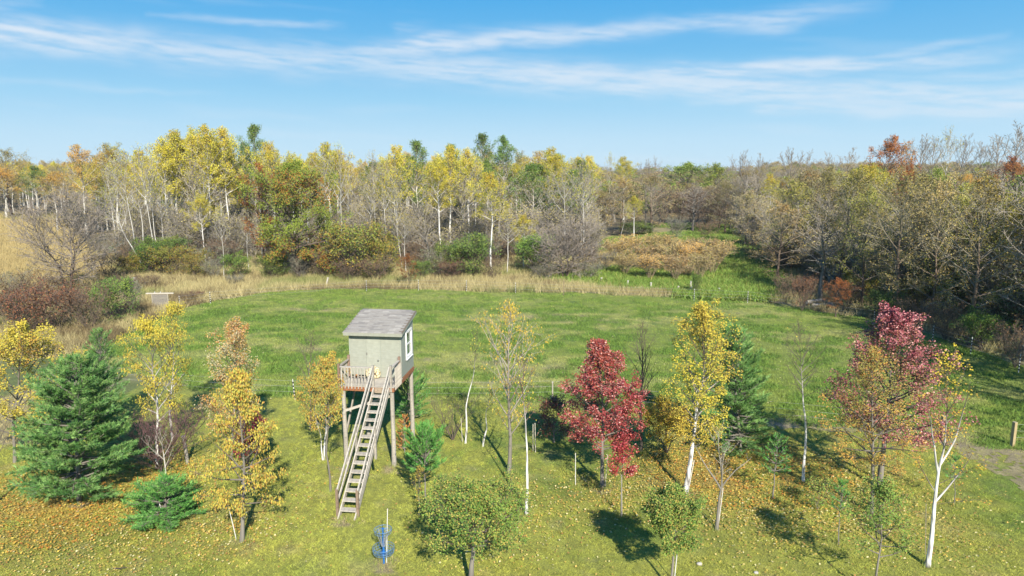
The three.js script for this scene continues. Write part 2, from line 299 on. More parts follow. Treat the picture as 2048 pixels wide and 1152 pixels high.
{
  const r = rng(11), lawn = [], past = [], dry = [], wild = [];
  for (let i = 0; i < 150000 && lawn.length < 64000; i++) {
    const d = 16.5 + 20 * Math.pow(r(), 1.15), x = (r() * 2 - 1) * (d * 0.76 + 1); const z = zone(x, d); if (z === 'tan' || z === 'rough' && r() < .4) continue;
    if (distLine(PATH, x, d)[0] < 0.6 && r() < 0.8) continue;
    const c = groundCol(x, d, z), k = 0.55 + 1.0 * r(); lawn.push([x, 0, d, r() * TAU, 0.8 + 0.5 * r(), (0.45 + 0.5 * r()) * (z === 'rough' ? 2.2 : 1), [c[0] * k, c[1] * k, c[2] * k]]);
  }
  instanced('lawn_grass', 'short mown grass of the yellow green lawn', tuft(1, 9, 0.075, 0.13, 0.012, 0.9), MAT.grass, lawn);
  for (let i = 0; i < 160000 && past.length < 60000; i++) {
    const d = 29 + 47 * Math.pow(r(), 1.2), x = (r() * 2 - 1) * (d * 0.76 + 1); if (zone(x, d) !== 'pasture') continue;
    const s = fbm(x * 0.7, d * 0.9 + 20, 4), c = groundCol(x, d, 'pasture'), k = 0.6 + 0.9 * r(), big = smoothstep(s, 0.48, 0.64);
    past.push([x, 0, d, r() * TAU, 1 + big, (0.5 + 0.5 * r()) * (1 + big * .7), [c[0] * k, c[1] * k, c[2] * k]]);
  }
  instanced('pasture_grass', 'green pasture grass with darker clumps', tuft(2, 9, 0.1, 0.22, 0.02, 0.8), MAT.grass, past);
  for (let i = 0; i < 120000 && dry.length < 26000; i++) {
    const d = 44 + 56 * r(), x = (r() * 2 - 1) * (d * 0.76 + 1), z = zone(x, d); if (z !== 'rough' && z !== 'tan') continue;
    if (x > 22 && d < 75 && r() < 0.7) continue;
    const n = fbm(x * 0.25, d * 0.4, 3), c = z === 'tan' ? mix(GC.tan, GC.dry, r() * .6) : mix(mix([.50, .43, .22], GC.dry, r()), n > 0.52 ? GC.dryG : GC.brown, smoothstep(Math.abs(n - 0.5), 0.06, 0.2) * 0.8), k = 0.8 + 0.5 * r();
    dry.push([x, 0, d, r() * TAU, 0.9 + 0.6 * r(), 0.55 + 0.75 * r() * (z === 'tan' ? 1.2 : 1), [c[0] * k, c[1] * k, c[2] * k]]);
  }
  for (let i = 0; i < 14000; i++) { const d = 80 + 110 * r(), x = -(d * (0.45 + 0.42 * r())); if (!inside(TAN, x, d)) continue; const c = mix(GC.tan, d > 165 ? GC.dryG : GC.dry, r() * 0.7), k = 0.85 + 0.4 * r(); dry.push([x, terrain(x, d), d, r() * TAU, 1.8, 1.1 + 0.5 * r(), [c[0] * k, c[1] * k, c[2] * k]]); }
  instanced('tall_dry_grass', 'tall straw coloured grass along the pasture edge', tuft(3, 16, 0.72, 0.34, 0.03, 0.55), MAT.grass, dry);
  for (let i = 0; i < 90000 && wild.length < 16000; i++) {
    const d = 62 + 95 * r(), x = 3 + 46 * r() * (d / 90), z = zone(x, d); if (z !== 'trail') continue;
    const c = mix([.13, .25, .035], r() < 0.25 ? [.36, .31, .1] : [.2, .27, .05], r()), k = 0.75 + 0.5 * r(); wild.push([x, terrain(x, d), d, r() * TAU, 1.3 + r(), 0.5 + 0.6 * r(), [c[0] * k, c[1] * k, c[2] * k]]);
  }
  instanced('meadow_grass', 'rank green grass of the trail beyond the pasture', tuft(4, 14, 0.6, 0.36, 0.05, 0.7), MAT.grass, wild);
  // longer grass left standing round the stems and posts
  const foot = []; FEET.forEach(([x, d, R]) => { for (let i = 0; i < 30; i++) { const a = r() * TAU, q = R + .05 + .4 * r() * r(), c = mix(GC.lawnG, GC.lawnT, r() * .7), k = .8 + .5 * r(); foot.push([x + Math.cos(a) * q, 0, d + Math.sin(a) * q, r() * TAU, 1, 1.4 + 1.6 * r(), [c[0] * k, c[1] * k, c[2] * k]]); } });
  instanced('tufts_at_stems', 'longer grass standing round the stems and posts', tuft(6, 7, .08, .08, .012, .6), MAT.grass, foot);
  // fallen leaves
  const fl = new MB(); fl.leaf(V(-0.5, 0, 0), V(1, 0, 0), V(0, 1, 0), 1, 0.7, [1, 1, 1]);
  const leaves = [], pal = ['#e0ad3e', '#d9983a', '#cc8038', '#e6c85a', '#dcb050', '#e4cc78', '#dcc264', '#d8b860', '#c09050', '#efe2a4'].map((h) => lin(h, 0.72));
  for (let i = 0; i < 400000 && leaves.length < 27000; i++) {
    const d = 17 + 19 * r(), x = (r() * 2 - 1) * (d * 0.75 + 1); const [w, o] = litter(x, d); if (r() > 0.011 + w * w * (.6 + .8 * o)) continue; if (zone(x, d) !== 'lawn') continue;
    const s = 0.045 + 0.05 * r(); leaves.push([x, 0.055 + 0.04 * r(), d, r() * TAU, s, s, pal[(o > 0.4 && r() < .7 ? r() * 5 : 3 + r() * 7) | 0], (r() - 0.5) * 1.2]);
  }
  for (let i = 0; i < 1400; i++) { const d = 34 + 30 * r(), x = (r() * 2 - 1) * d * .7, s = .06 + .05 * r(); if (zone(x, d) === 'pasture') leaves.push([x, .1, d, r() * TAU, s, s, lin('#c9b98e', .8), .3]); }
  instanced('fallen_leaves', 'yellow and orange leaves scattered on the lawn', fl.build(), MAT.grass, leaves);
}

// ---------------------------------------------------------------- trees
const K = 0.92;                                                        // picture colours to base colours
const pal = (s, k = K) => s.split(' ').map((h) => lin('#' + h, k));
const PROF = {                                                         // crown outline: reach at height u (0 foot of the crown, 1 top)
  ovate: (u) => Math.pow(Math.max(0, 1 - u), 0.95) * (0.55 + 0.45 * Math.min(1, u * 5)) + 0.03,
  round: (u) => Math.sqrt(Math.max(0, 1 - Math.pow(u * 1.7 - 0.75, 2))) * 0.95 + 0.08,
  column: (u) => (0.55 + 0.45 * Math.sin(Math.PI * Math.min(1, u * 1.05 + 0.12))) * (u > 0.8 ? (1.05 - u) / 0.25 : 1) + 0.03,
  top: (u) => 0.35 + 0.65 * Math.sin(Math.PI * clamp(u * 0.8 + 0.18, 0, 1)),
  cone: (u) => (1 - u) * 0.98 + 0.04,
  vase: (u) => 0.4 + 0.6 * u * (u > 0.85 ? (1.1 - u) / 0.25 : 1),
};
const BARK = { grey: [.21, .19, .16], dark: [.09, .075, .06], birch: [.78, .76, .71], pale: [.52, .49, .42], brown: [.15, .11, .08], tan: [.33, .27, .19], twig: [.13, .10, .08], redtwig: [.14, .075, .07], paletwig: [.36, .32, .26], olivetwig: [.29, .26, .18] };
// o: seed H lean R bark twig clear stems N rad prof el sec secR tw leaves size aspect pal patch hang side
function growOnce(o) {
  const r = rng(o.seed), rr = (a, b) => a + (b - a) * r(), H = o.H, out = { trunk: new MB(), wood: new MB(), crown: new MB() };
  const bk = o.bark, tw = o.twig ?? BARK.twig, birch = o.birch, R0 = o.R ?? H * 0.012, lean = o.lean ?? [0, 0], minR = o.minR ?? 0.004, wig = o.wig ?? 0.02;
  const colour = (t, rad, s, p) => {
    const k = 0.8 + 0.4 * r(); let f = clamp((rad - R0 * 0.16) / (R0 * 0.3), 0, 1), c = mix(tw, bk, f);
    if (birch && f > 0.5 && r() < (birch === 2 ? 0.06 : 0.15)) c = [.14, .13, .12]; return [c[0] * k, c[1] * k, c[2] * k];
  };
  const leafAt = (p, axis, dens) => {
    const n = Math.floor(dens) + (r() < dens % 1 ? 1 : 0), size = o.size ?? 0.08;
    for (let i = 0; i < n; i++) {
      const q = V(p.x + rr(-1, 1) * o.spread, p.y + rr(-1, 1) * o.spread, p.z + rr(-1, 1) * o.spread);
      const fr = o.patch ?? 0.8, nv = o.pick ? o.pick(q, r) : clamp(0.5 + (vn(q.x * fr + o.seed, q.y * fr, q.z * fr) - 0.5) * 1.1 + (r() - 0.5) * 0.7, 0, 0.999), c0 = o.pal[(nv * o.pal.length) | 0], k = rr(0.78, 1.22);
      const ax = o.hang ? V(rr(-.5, .5), -1, rr(-.5, .5)) : V(axis.x + rr(-1, 1), axis.y * .4 + rr(-.9, .5), axis.z + rr(-1, 1)); ax.normalize();
      out.crown.leaf(q, ax, V(rr(-.9, .9) + axis.x * .4 + .15, o.hang ? rr(-.2, .5) : rr(.15, 1.2), rr(-.9, .9) + axis.z * .4 + .6), size * rr(.7, 1.3), size * (o.aspect ?? .72) * rr(.8, 1.2), [c0[0] * k, c0[1] * k, c0[2] * k]);
    }
  };
  const branch = (start, dir, len, rad, segs, curve, sides, mb, level) => {
    const pts = [start.clone()], rads = [rad], d = dir.clone(), p = start.clone();
    for (let k = 1; k <= segs; k++) {
      d.x += rr(-1, 1) * .16; d.z += rr(-1, 1) * .16; d.y += curve / segs + rr(-1, 1) * .1; d.normalize(); p.addScaledVector(d, len / segs);
      if (p.y < 0.12) p.y = 0.12; pts.push(p.clone()); rads.push(Math.max(minR, rad * Math.pow(1 - k / (segs + 0.3), 0.8)));
    }
    mb.tube(pts, rads, sides, colour); return pts;
  };
  const along = (pts, t) => { const f = t * (pts.length - 1), i = Math.min(pts.length - 2, f | 0); return [pts[i].clone().lerp(pts[i + 1], f - i), V().subVectors(pts[i + 1], pts[i]).normalize()]; };
  const minis = (pts, len, level) => {                                  // side shoots, then their twigs, then leaves
    const M = Math.max(1, Math.round((o.sec ?? 6) * (0.6 + 0.4 * Math.min(1, len / (o.rad || 1)))));
    for (let m = 0; m < M; m++) {
      const t = lerp(o.secFrom ?? .22, 1, (m + r()) / M), [p, d] = along(pts, Math.min(.999, t)), side = V(rr(-1, 1), rr(-.6, .8), rr(-1, 1)).normalize();
      const dd = d.clone().addScaledVector(side, 0.95).normalize(), L = len * (o.secR ?? .45) * (1.15 - t * .7) * rr(.6, 1.2);
      const q = branch(p, dd, L, Math.max(minR, (o.secRad ?? .012) * L + minR * .4), 3, o.secCurve ?? (o.droop ? -o.droop : .25), 3, out.wood, 1);
      const T = o.tw ?? 3;
      for (let k = 0; k < T; k++) {
        const tt = lerp(.3, 1, (k + r()) / T), [p2, d2] = along(q, Math.min(.999, tt)), s2 = V(rr(-1, 1), rr(-.7, .8), rr(-1, 1)).normalize(), dir2 = d2.clone().addScaledVector(s2, 1).normalize(), L2 = (o.twL ?? L * .4) * rr(.5, 1.3);
        if (o.droop) dir2.y -= o.droop * .8;
        const e = p2.clone().addScaledVector(dir2, L2); if (e.y < .1) e.y = .1; const md = p2.clone().lerp(e, .5); md.y += L2 * .05;
        if (!o.noTwig) out.wood.tube([p2, md, e], [minR, minR * .8, minR * .5], 3, colour);
        if (o.leaves) { leafAt(e, dir2, o.leaves * rr(.5, 1.5)); leafAt(md, dir2, o.leaves * .7); }
      }
      if (o.leaves) leafAt(q[3], dd, o.leaves * .6);
    }
  };
  const stems = o.stems ?? 1;
  for (let s = 0; s < stems; s++) {
    const sa = s / stems * TAU + r(), so = stems > 1 ? (o.fan ?? .25) : 0, HH = H * (s ? rr(.72, 1) : 1), n = birch && !o.far ? 30 : 9, pts = [], rad = [], w1 = r() * 9, b0 = stems > 1 ? R0 * .9 : 0;
    const Rs = R0 / Math.pow(stems, .35);
    for (let k = 0; k <= n; k++) {
      const t = k / n, bend = Math.pow(t, 1.15);
      pts.push(V(Math.cos(sa) * (b0 + so * HH * bend) + lean[0] * bend + (fbm(t * 3.1 + w1, 1, 2) - .5) * wig * HH * 2 * Math.min(1, t * 3), HH * t * (stems > 1 ? 1 - so * so * .4 : 1), Math.sin(sa) * (b0 + so * HH * bend) + lean[1] * bend + (fbm(t * 3.1 + w1, 7, 2) - .5) * wig * HH * 2 * Math.min(1, t * 3)));
      rad.push(Math.max(minR, Rs * (Math.pow(1 - t, o.taper ?? .95) + (k === 0 ? .25 : 0))));
    }
    out.trunk.tube(pts, rad, o.far ? 5 : 8, colour);
    const N = Math.max(3, Math.round(o.N / stems)), clear = o.clear ?? .25;
    for (let i = 0; i < N; i++) {
      const u = Math.pow((i + r() * .9) / N, o.pow ?? .9), t = Math.min(.985, clear + (1 - clear) * u), [p] = along(pts, t), az = i * 2.4 + s * 1.3 + rr(-.4, .4);
      const el = lerp(o.el?.[0] ?? 25, o.el?.[1] ?? 65, u) * Math.PI / 180 + rr(-.15, .15), reach = o.rad * PROF[o.prof ?? 'ovate'](u) * rr(.72, 1.12), len = Math.max(.15, Math.min(reach / Math.max(.4, Math.cos(el)), Math.max(.12 * H, (HH * 1.02 - p.y) / Math.sin(Math.max(.25, el + .12)) * .86)));
      const rb = Math.min(Rs * (1 - t) * .62 + minR, len * (o.limb ?? .02) + minR), big = rb > R0 * .22;
      const q = branch(p, V(Math.cos(az) * Math.cos(el), Math.sin(el), Math.sin(az) * Math.cos(el)), len, rb, 5, o.curve ?? .25, o.far ? 3 : 5, big ? out.trunk : out.wood, 0);
      minis(q, len, 0);
    }
    for (const [t, az, el, lf, rf] of o.limbs ?? []) { const [p] = along(pts, t), q = branch(p, V(Math.cos(az) * Math.cos(el * Math.PI / 180), Math.sin(el * Math.PI / 180), Math.sin(az) * Math.cos(el * Math.PI / 180)), H * lf, R0 * rf, 6, .35, 6, out.trunk, 0); minis(q, H * lf * .55, 0); }
    if (o.leaves) minis(pts.slice(-4), H * .18, 0);
  }
  return { trunk: out.trunk.build(), branches: out.wood.count ? out.wood.build() : null, crown: out.crown.count ? out.crown.build() : null };
}
function measure(g, lean, H) {                                          // height and reach that nearly all of the crown keeps within
  const p = (g.crown ?? g.branches).attributes.position, n = p.count, ys = new Float32Array(n), rs = new Float32Array(n);
  for (let i = 0; i < n; i++) { const y = p.getY(i), f = Math.pow(clamp(y / H, 0, 1.2), 1.15); ys[i] = y; rs[i] = Math.hypot(p.getX(i) - lean[0] * f, p.getZ(i) - lean[1] * f); }
  ys.sort(); rs.sort(); return [ys[Math.floor(n * .993)], rs[Math.floor(n * .96)]];
}
function grow(o) {                                                     // grown twice: the second time so that the crown keeps to its height and reach
  const lean = o.lean ?? [0, 0]; let H = o.H, rad = o.rad, g;
  for (let k = 0; k < 2; k++) { g = growOnce({ ...o, H, rad }); const [h, r] = measure(g, lean, H); if (k === 0) { H *= clamp(o.H / h, .6, 1.25); rad *= clamp(o.rad / r, .5, 1.35); } else [g.h, g.r] = [h, r]; }
  return g;
}
function growPine(o) {                                                 // whorled limbs with brushes of needles
  const r = rng(o.seed), rr = (a, b) => a + (b - a) * r(), T = new MB(), W = new MB(), C = new MB(), H = o.H, R0 = o.R ?? H * .016, bk = o.bark ?? BARK.grey, col = () => { const k = rr(.8, 1.2); return bk.map((v) => v * k); };
  const pts = [], rad = []; for (let k = 0; k <= 8; k++) { const t = k / 8; pts.push(V((o.lean?.[0] ?? 0) * t + rr(-.01, .01) * H, H * t * .97, (o.lean?.[1] ?? 0) * t + rr(-.01, .01) * H)); rad.push(R0 * (1 - t * .93)); }
  T.tube(pts, rad, 7, col);
  const nl = o.needle ?? .13, pick = o.pal;
  const brush = (p, d, n, len) => {
    const c0 = pick[(clamp(vn(p.x * 1.3 + o.seed, p.y * 1.3, p.z * 1.3) * .6 + r() * .45, 0, .999) * pick.length) | 0];
    for (let i = 0; i < n; i++) {
      const v = V(rr(-1, 1), rr(-1, 1), rr(-1, 1)).normalize().multiplyScalar(o.open ?? .62).add(d).normalize(), s = p.clone().addScaledVector(d, rr(-.9, .5) * len), k = rr(.75, 1.25);
      C.blade(s, s.clone().addScaledVector(v, len * rr(.75, 1.15)), o.nw ?? .019, V(rr(-1, 1), rr(0, 1), rr(-1, 1)), [c0[0] * k, c0[1] * k, c0[2] * k]);
    }
  };
  const shoot = (a, d, L, n) => { const e = a.clone().addScaledVector(d, L); W.tube([a, e], [.008, .005], 3, col); const m = Math.max(1, Math.round(L / (nl * .85))); for (let k = 1; k <= m; k++) brush(a.clone().lerp(e, k / m), d, n, nl); };
  const c0 = o.clear ?? .12, wh = o.whorls ?? Math.round(H * (1 - c0) / .29);
  for (let w = 0; w < wh; w++) {
    const u = (w + .3) / wh, t = c0 + (1 - c0) * u, n = o.per ?? 6, y = H * t * .97, f = t * 8, bi = Math.min(7, f | 0), base = pts[bi].clone().lerp(pts[bi + 1], f - bi);
    const reach = (o.prof ? o.prof(u) : Math.pow(1 - u, .72) * (.72 + .28 * Math.min(1, u * 4)) + .03) * o.rad;
    for (let b = 0; b < n; b++) {
      const az = b / n * TAU + w * .9 + rr(-.3, .3), el = lerp(o.el?.[0] ?? 8, o.el?.[1] ?? 58, u) * Math.PI / 180 + rr(-1, 1) * (o.jit ?? .12), L = Math.min(reach * rr(.75, 1.15) / Math.max(.5, Math.cos(el)), Math.max(.18, (H * .99 - y) / Math.sin(Math.max(.2, el + .15)) * .8)), p = base.clone(), d = V(Math.cos(az) * Math.cos(el), Math.sin(el), Math.sin(az) * Math.cos(el)), bp = [p.clone()], br = [Math.min(R0 * .35, L * .02) + .004], S = 5;
      for (let k = 1; k <= S; k++) { d.y += (o.curve ?? .22) / S + rr(-.05, .05); d.x += rr(-.08, .08); d.z += rr(-.08, .08); d.normalize(); p.addScaledVector(d, L / S); if (p.y < .1) p.y = .1; bp.push(p.clone()); br.push(br[0] * (1 - k / (S + .6)) + .003); }
      W.tube(bp, br, 4, col);
      const m = Math.max(2, Math.round(L / (o.gap ?? .17)));
      for (let k = 0; k < m; k++) {
        const tt = lerp(.28, 1, (k + r() * .6) / m), ff = tt * S, ii = Math.min(S - 1, ff | 0), q = bp[ii].clone().lerp(bp[ii + 1], ff - ii), dd = V().subVectors(bp[ii + 1], bp[ii]).normalize(), sd = V(-dd.z, .15, dd.x).multiplyScalar(k % 2 ? 1 : -1);
        shoot(q, dd.clone().multiplyScalar(.75).addScaledVector(sd, .8).add(V(0, rr(-.15, .7), 0)).normalize(), Math.max(.08, L * .34 * (1.15 - tt * .75)), o.n ?? 9);
      }
      shoot(bp[S - 1], d, L / S, o.n ?? 9);
    }
  }
  shoot(pts[7].clone(), V(0, 1, 0), H * .07, 16);
  return { trunk: T.build(), branches: W.build(), crown: C.build() };
}
function plant(name, label, category, geos, x, d, o = {}) {
  const g = thing(name, label, category, x, d, o.group);
  part(g, 'trunk', geos.trunk, MAT.bark);
  if (geos.branches) part(g, 'branches', geos.branches, MAT.bark);
  if (geos.crown) part(g, 'crown', geos.crown, o.leafMat ?? MAT.leaf);
  if (o.yaw) g.rotation.y = o.yaw; if (o.scale) g.scale.set(...[].concat(o.scale, o.scale, o.scale).slice(0, 3));
  return g;
}
// a tree of its own: foot, top, half width and foot of the crown were taken from the survey
let seedN = 100;
function tree(kind, b, t, hw, cy, name, label, opt = {}) {
  const pr = opt.prof ?? SPEC[kind].prof, sd = .4 * hw; t = [t[0], t[1] + (kind === 'pine' ? 0 : pr === 'round' ? .45 : pr === 'top' || pr === 'vase' ? .4 : .05) * sd]; cy -= (kind === 'pine' ? .7 : pr === 'column' ? .25 : pr === 'ovate' || !pr ? .15 : .5) * sd;
  const [x, d] = ground(...b), [H, tx] = heightAt(...t, d), dist = Math.hypot(d, CAM_H * .6), rad = hw / FPX * dist, cl = heightAt(t[0], cy, d)[0] / H;
  const o = { seed: seedN++, H, rad, clear: clamp(cl, .02, .9), lean: [tx - x, 0], ...SPEC[kind], ...opt };
  return plant(name, label, 'tree', o.pine ? growPine(o) : grow(o), x, d, o);
}
const P_ = {
  yellow: pal('d6c444 e2d052 c8b23c b4b44a d8c44c ccb03e'), cherry: pal('d4c04c dccc5c c4b44a a8aa50 d4b448 c08c40 ccaa48 b2b458'), red: pal('9c3c3e b45050 883236 c06658 a44440 cc9084 7a2e30 b05a48'), purple: pal('a4525a bc7072 904a54 cc908a ac6464 bc8064 8c524c a08050 8c8448'),
  green: pal('5f8a2e 4d7a28 739a3a 88a842 3f6a26 9a9f3c'), apple: pal('7a9a3a 66882f 7c9c3c 92a846 a6a84c b8a850 527828 6a8e34', .9), olive: pal('9a9438 b0a040 8a8434 c2a640 a68a3a'), orange: pal('c07a2e b56a28 d08c38 a8642c'), rust: pal('b4702e a8602a c08038 96562c b88a40'), tan: pal('c4ac76 b49c66 d0ba84 a8945c b4aa68'), peach: pal('d8a868 c8843c e0bc88 b8a878 c2a040 d0c8a0'),
  pine: pal('55803e 669048 446e34 80a458 4e7a36 628a4c 8a9a50', 1.1), fir: pal('548c3c 649a46 447a32 78a850', 1.15), redbrush: pal('8a5a40 946448 785040 8c6c48'), aspenG: pal('7c9a3c 6a8c36 8fa848 5a7c30'), aspenY: pal('d8cc40 e2d654 c8c03c b0b444 d0c844 dcc044'), aspenO: pal('dcb450 cca044 e4c464 bcb04c c8b848'), gold: pal('7c8c2c 6c8028 8c962e 62782a a09030 b07a2e 74862c 88902c'), willow: pal('a0b048 8ca440 b0b858 7c9838'), bush: pal('6c8c36 7c9a3c 587a2e 94a844'), brownbush: pal('80664a 8e7452 70583e'),
};
const SPEC = {
  maple: { bark: BARK.grey, N: 30, pow: 1.25, prof: 'ovate', el: [14, 62], sec: 7, secR: .42, tw: 4, leaves: 7.5, size: .072, spread: .13, pal: P_.red, leafMat: MAT.gloss, patch: .9 },
  birch: { bark: BARK.birch, birch: 1, taper: 1.25, twig: BARK.twig, N: 26, prof: 'column', el: [40, 62], sec: 5, secR: .42, tw: 4, leaves: 3.4, size: .062, spread: .12, pal: P_.yellow, droop: .25, wig: .03 },
  cherry: { bark: BARK.grey, N: 26, prof: 'column', el: [22, 55], sec: 5, secR: .42, tw: 4, leaves: 4.2, size: .09, aspect: .46, spread: .13, pal: P_.cherry, hang: 1 },
  apple: { bark: BARK.grey, N: 22, prof: 'round', el: [12, 70], sec: 7, secR: .5, tw: 4, leaves: 6.5, size: .06, spread: .12, pal: P_.apple, wig: .035 },
  bare: { bark: BARK.grey, N: 22, prof: 'column', el: [45, 65], sec: 5, secR: .45, tw: 4, minR: .0035, limb: .014 },
  shrub: { bark: BARK.twig, twig: BARK.redtwig, stems: 9, fan: .5, N: 45, prof: 'top', el: [35, 60], sec: 5, secR: .5, tw: 4, minR: .004, clear: .1, R: .04 },
  pine: { pine: 1, pal: P_.pine, leafMat: MAT.needle },
};

// ---------------------------------------------------------------- foreground trees
tree('pine', [158, 1005], [148, 708], 114, 985, 'pine_tree', 'large full blue green pine with a short pale trunk on orange leaf litter', { R: .09, clear: .1, n: 17, per: 9, gap: .115, el: [-4, 46], jit: .3, open: .85, prof: (u) => (u < .2 ? .8 + u : Math.pow(Math.max(0, 1 - (u - .2) / .82), .62)) * .95 + .03 });
tree('pine', [214, 880], [195, 655], 62, 850, 'pine_tree', 'slim pine standing close behind the large full pine', { R: .06, n: 13, gap: .15 });
tree('cherry', [30, 925], [40, 632], 105, 900, 'cherry_tree', 'broad yellow leafed tree behind the large full pine at the edge of the brush', { pal: pal('d4c040 c4b03c dccc50 b4ac48 c0983c'), N: 30, prof: 'top', hang: 0, aspect: .7, size: .08, leaves: 7, sec: 7 });
tree('bare', [-4, 1004], [-12, 800], 40, 930, 'sapling', 'thin dark trunk of a sapling standing in leaf litter beside the large full pine', { N: 8, R: .05 });
tree('birch', [314, 935], [283, 632], 62, 850, 'birch_tree', 'leaning white birch with a full yellow crown next to the large pine', { R: .065, wig: .05, leaves: 3.6, size: .078, aspect: .5, hang: 1 });
tree('birch', [345, 882], [348, 606], 42, 830, 'birch_tree', 'straight white birch with sparse yellow leaves behind the purple twigged shrub', { R: .055, size: .075, aspect: .5, hang: 1, leaves: 3.4 });
tree('shrub', [325, 948], [325, 790], 90, 930, 'shrub', 'leafless purple brown twiggy shrub around the leaning white birch', { N: 80, twig: [.16, .085, .085], sec: 6, fan: .55 });
tree('bare', [334, 985], [318, 850], 36, 940, 'sapling', 'small forked leafless sapling rising out of the low green fir', { N: 8, bark: BARK.pale, R: .04, twig: BARK.paletwig });
tree('pine', [330, 1040], [330, 958], 74, 1042, 'fir_tree', 'low spreading bright green fir with broken leaders and a white stake', { pal: P_.fir, needle: .085, nw: .016, el: [-4, 40], n: 14, per: 10, whorls: 8, gap: .085, jit: .4, open: .85, clear: .04, R: .05, prof: (u) => Math.sqrt(Math.max(0, 1 - u * u * .85)) });
tree('cherry', [484, 1083], [482, 742], 86, 1015, 'cherry_tree', 'gold and orange leafed cherry tree with a red streak facing the stairs', { R: .07, N: 38, pow: 1.2, prof: 'ovate', el: [4, 60], leaves: 6, pick: (q, r) => r() * .999, pal: P_.cherry });
tree('maple', [462, 925], [470, 640], 56, 880, 'maple_tree', 'peach and pale green speckled tree behind the gold and orange cherry tree', { pal: P_.peach, size: .062, leaves: 5, leafMat: MAT.leaf, prof: 'column', el: [40, 65], N: 30 });
tree('shrub', [492, 935], [500, 815], 30, 930, 'vine_shrub', 'crimson leafed vine shrub inside the gold and orange cherry tree', { leaves: 1.6, size: .09, spread: .1, pal: pal('8e2434 a03040 7a2030'), stems: 5, N: 24, fan: .2 });
tree('birch', [647, 920], [640, 705], 52, 860, 'birch_tree', 'slender yellow leafed birch clump close beside the raised shed', { stems: 3, fan: .09, R: .045, size: .078, hang: 1, aspect: .45, leaves: 4.6, pal: P_.cherry, N: 34 });
tree('birch', [661, 983], [655, 740], 30, 860, 'sapling', 'grey stemmed yellow sapling with a bare lower trunk in front of the shed posts', { bark: BARK.grey, birch: 0, R: .045, N: 14, size: .078, hang: 1, aspect: .45, pal: P_.cherry, leaves: 3.4 });
tree('bare', [620, 860], [622, 655], 34, 790, 'bare_tree', 'leafless grey sapling behind the slender yellow birch clump', { R: .04, N: 20 });
tree('pine', [820, 842], [816, 734], 46, 842, 'cedar_tree', 'small dark green cedar beneath the back of the raised shed', { pal: P_.fir, needle: .075, nw: .016, n: 15, clear: .03, per: 7, gap: .12, el: [15, 62], jit: .3, prof: (u) => Math.pow(1 - u, .45) });
tree('pine', [809, 905], [808, 828], 23, 900, 'dead_fir', 'small dead fir with rust orange needles by the back post of the shed', { pal: pal('c8823c d0904a b06c30 d8a060'), needle: .06, n: 10, clear: .05, per: 6, gap: .12, el: [20, 60] });
tree('pine', [851, 1008], [849, 842], 52, 965, 'pine_tree', 'young pine on a forked bare stem in front of the dead orange fir', { pal: P_.fir, R: .035, needle: .12, n: 16, clear: .36, per: 8, jit: .3, prof: (u) => .75 + .25 * Math.sin(u * 5) - u * u * .6, el: [25, 62], gap: .12, curve: .3 });
tree('bare', [838, 1030], [840, 930], 18, 1015, 'shrub', 'spindly brown sapling in the shadow of the young forked pine', { N: 12, R: .02, leaves: .5, size: .06, spread: .05, pal: P_.olive });
tree('shrub', [905, 880], [905, 775], 38, 875, 'shrub', 'grey brown leafless thicket beside the leaning thin birch', { twig: BARK.twig, N: 40 });
tree('birch', [931, 887], [958, 650], 20, 740, 'birch_tree', 'thin white birch leaning toward the sparse yellow tree', { R: .05, wig: .04, leaves: .25, N: 12, sec: 3 });
tree('birch', [966, 893], [985, 770], 24, 815, 'birch_tree', 'short crooked white birch at the foot of the sparse yellow tree', { R: .045, wig: .06, leaves: .4, N: 10, sec: 3 });
tree('cherry', [1018, 946], [1022, 602], 68, 880, 'cherry_tree', 'tall sparse tree with a few hanging yellow leaves on grey limbs', { R: .085, N: 34, leaves: 1, prof: 'column', el: [48, 66], pal: pal('d8b848 c8b040 e0c458 d2a840'), limb: .016, twig: BARK.paletwig });
tree('birch', [1053, 1030], [1035, 700], 36, 850, 'birch_tree', 'curving white birch with bare limbs behind the round green apple tree', { R: .06, wig: .04, leaves: .3, N: 16, sec: 4, twig: BARK.redtwig });
tree('maple', [1108, 885], [1108, 785], 44, 880, 'shrub', 'olive and dull red leafy bush shaded behind the bright red maple', { pal: pal('6c6a34 7c5a38 8c4440 5c6830 9a6a50'), leaves: 3, prof: 'round', N: 24, R: .04 });
tree('maple', [1205, 975], [1203, 683], 82, 905, 'maple_tree', 'bright crimson maple in full leaf beside a tall thin stake', { R: .08, N: 42, leaves: 8, sec: 8 });
tree('maple', [1243, 1033], [1246, 886], 34, 950, 'maple_tree', 'small red maple sapling with a thin bare stem beside the bright crimson maple', { R: .035, N: 12, leaves: 3, sec: 5, pal: pal('a83a3c b85048 94342e c87868') });
tree('bare', [1282, 905], [1287, 640], 36, 850, 'bare_tree', 'dark upright leafless tree between the crimson maple and the yellow birch', { bark: BARK.dark, R: .07, N: 30, el: [58, 72] });
tree('birch', [1333, 905], [1330, 795], 52, 890, 'birch_tree', 'low dark limbed bush of yellow leaves beside the tall golden birch', { bark: BARK.dark, birch: 0, stems: 4, fan: .4, R: .05, N: 34, prof: 'round', leaves: 4, size: .07, pal: pal('d0b438 dcc444 c0a438 b89038') });
tree('birch', [1371, 985], [1410, 603], 70, 905, 'birch_tree', 'tall white trunked birch in full golden yellow leaf in front of a pine', { R: .1, birch: 1, wig: .045, N: 50, leaves: 4.6, sec: 6, pow: 1.1, size: .068, pal: pal('d6c63c e0d048 c6b63a b8ae44 ccb040 d8be44'), droop: .12 });
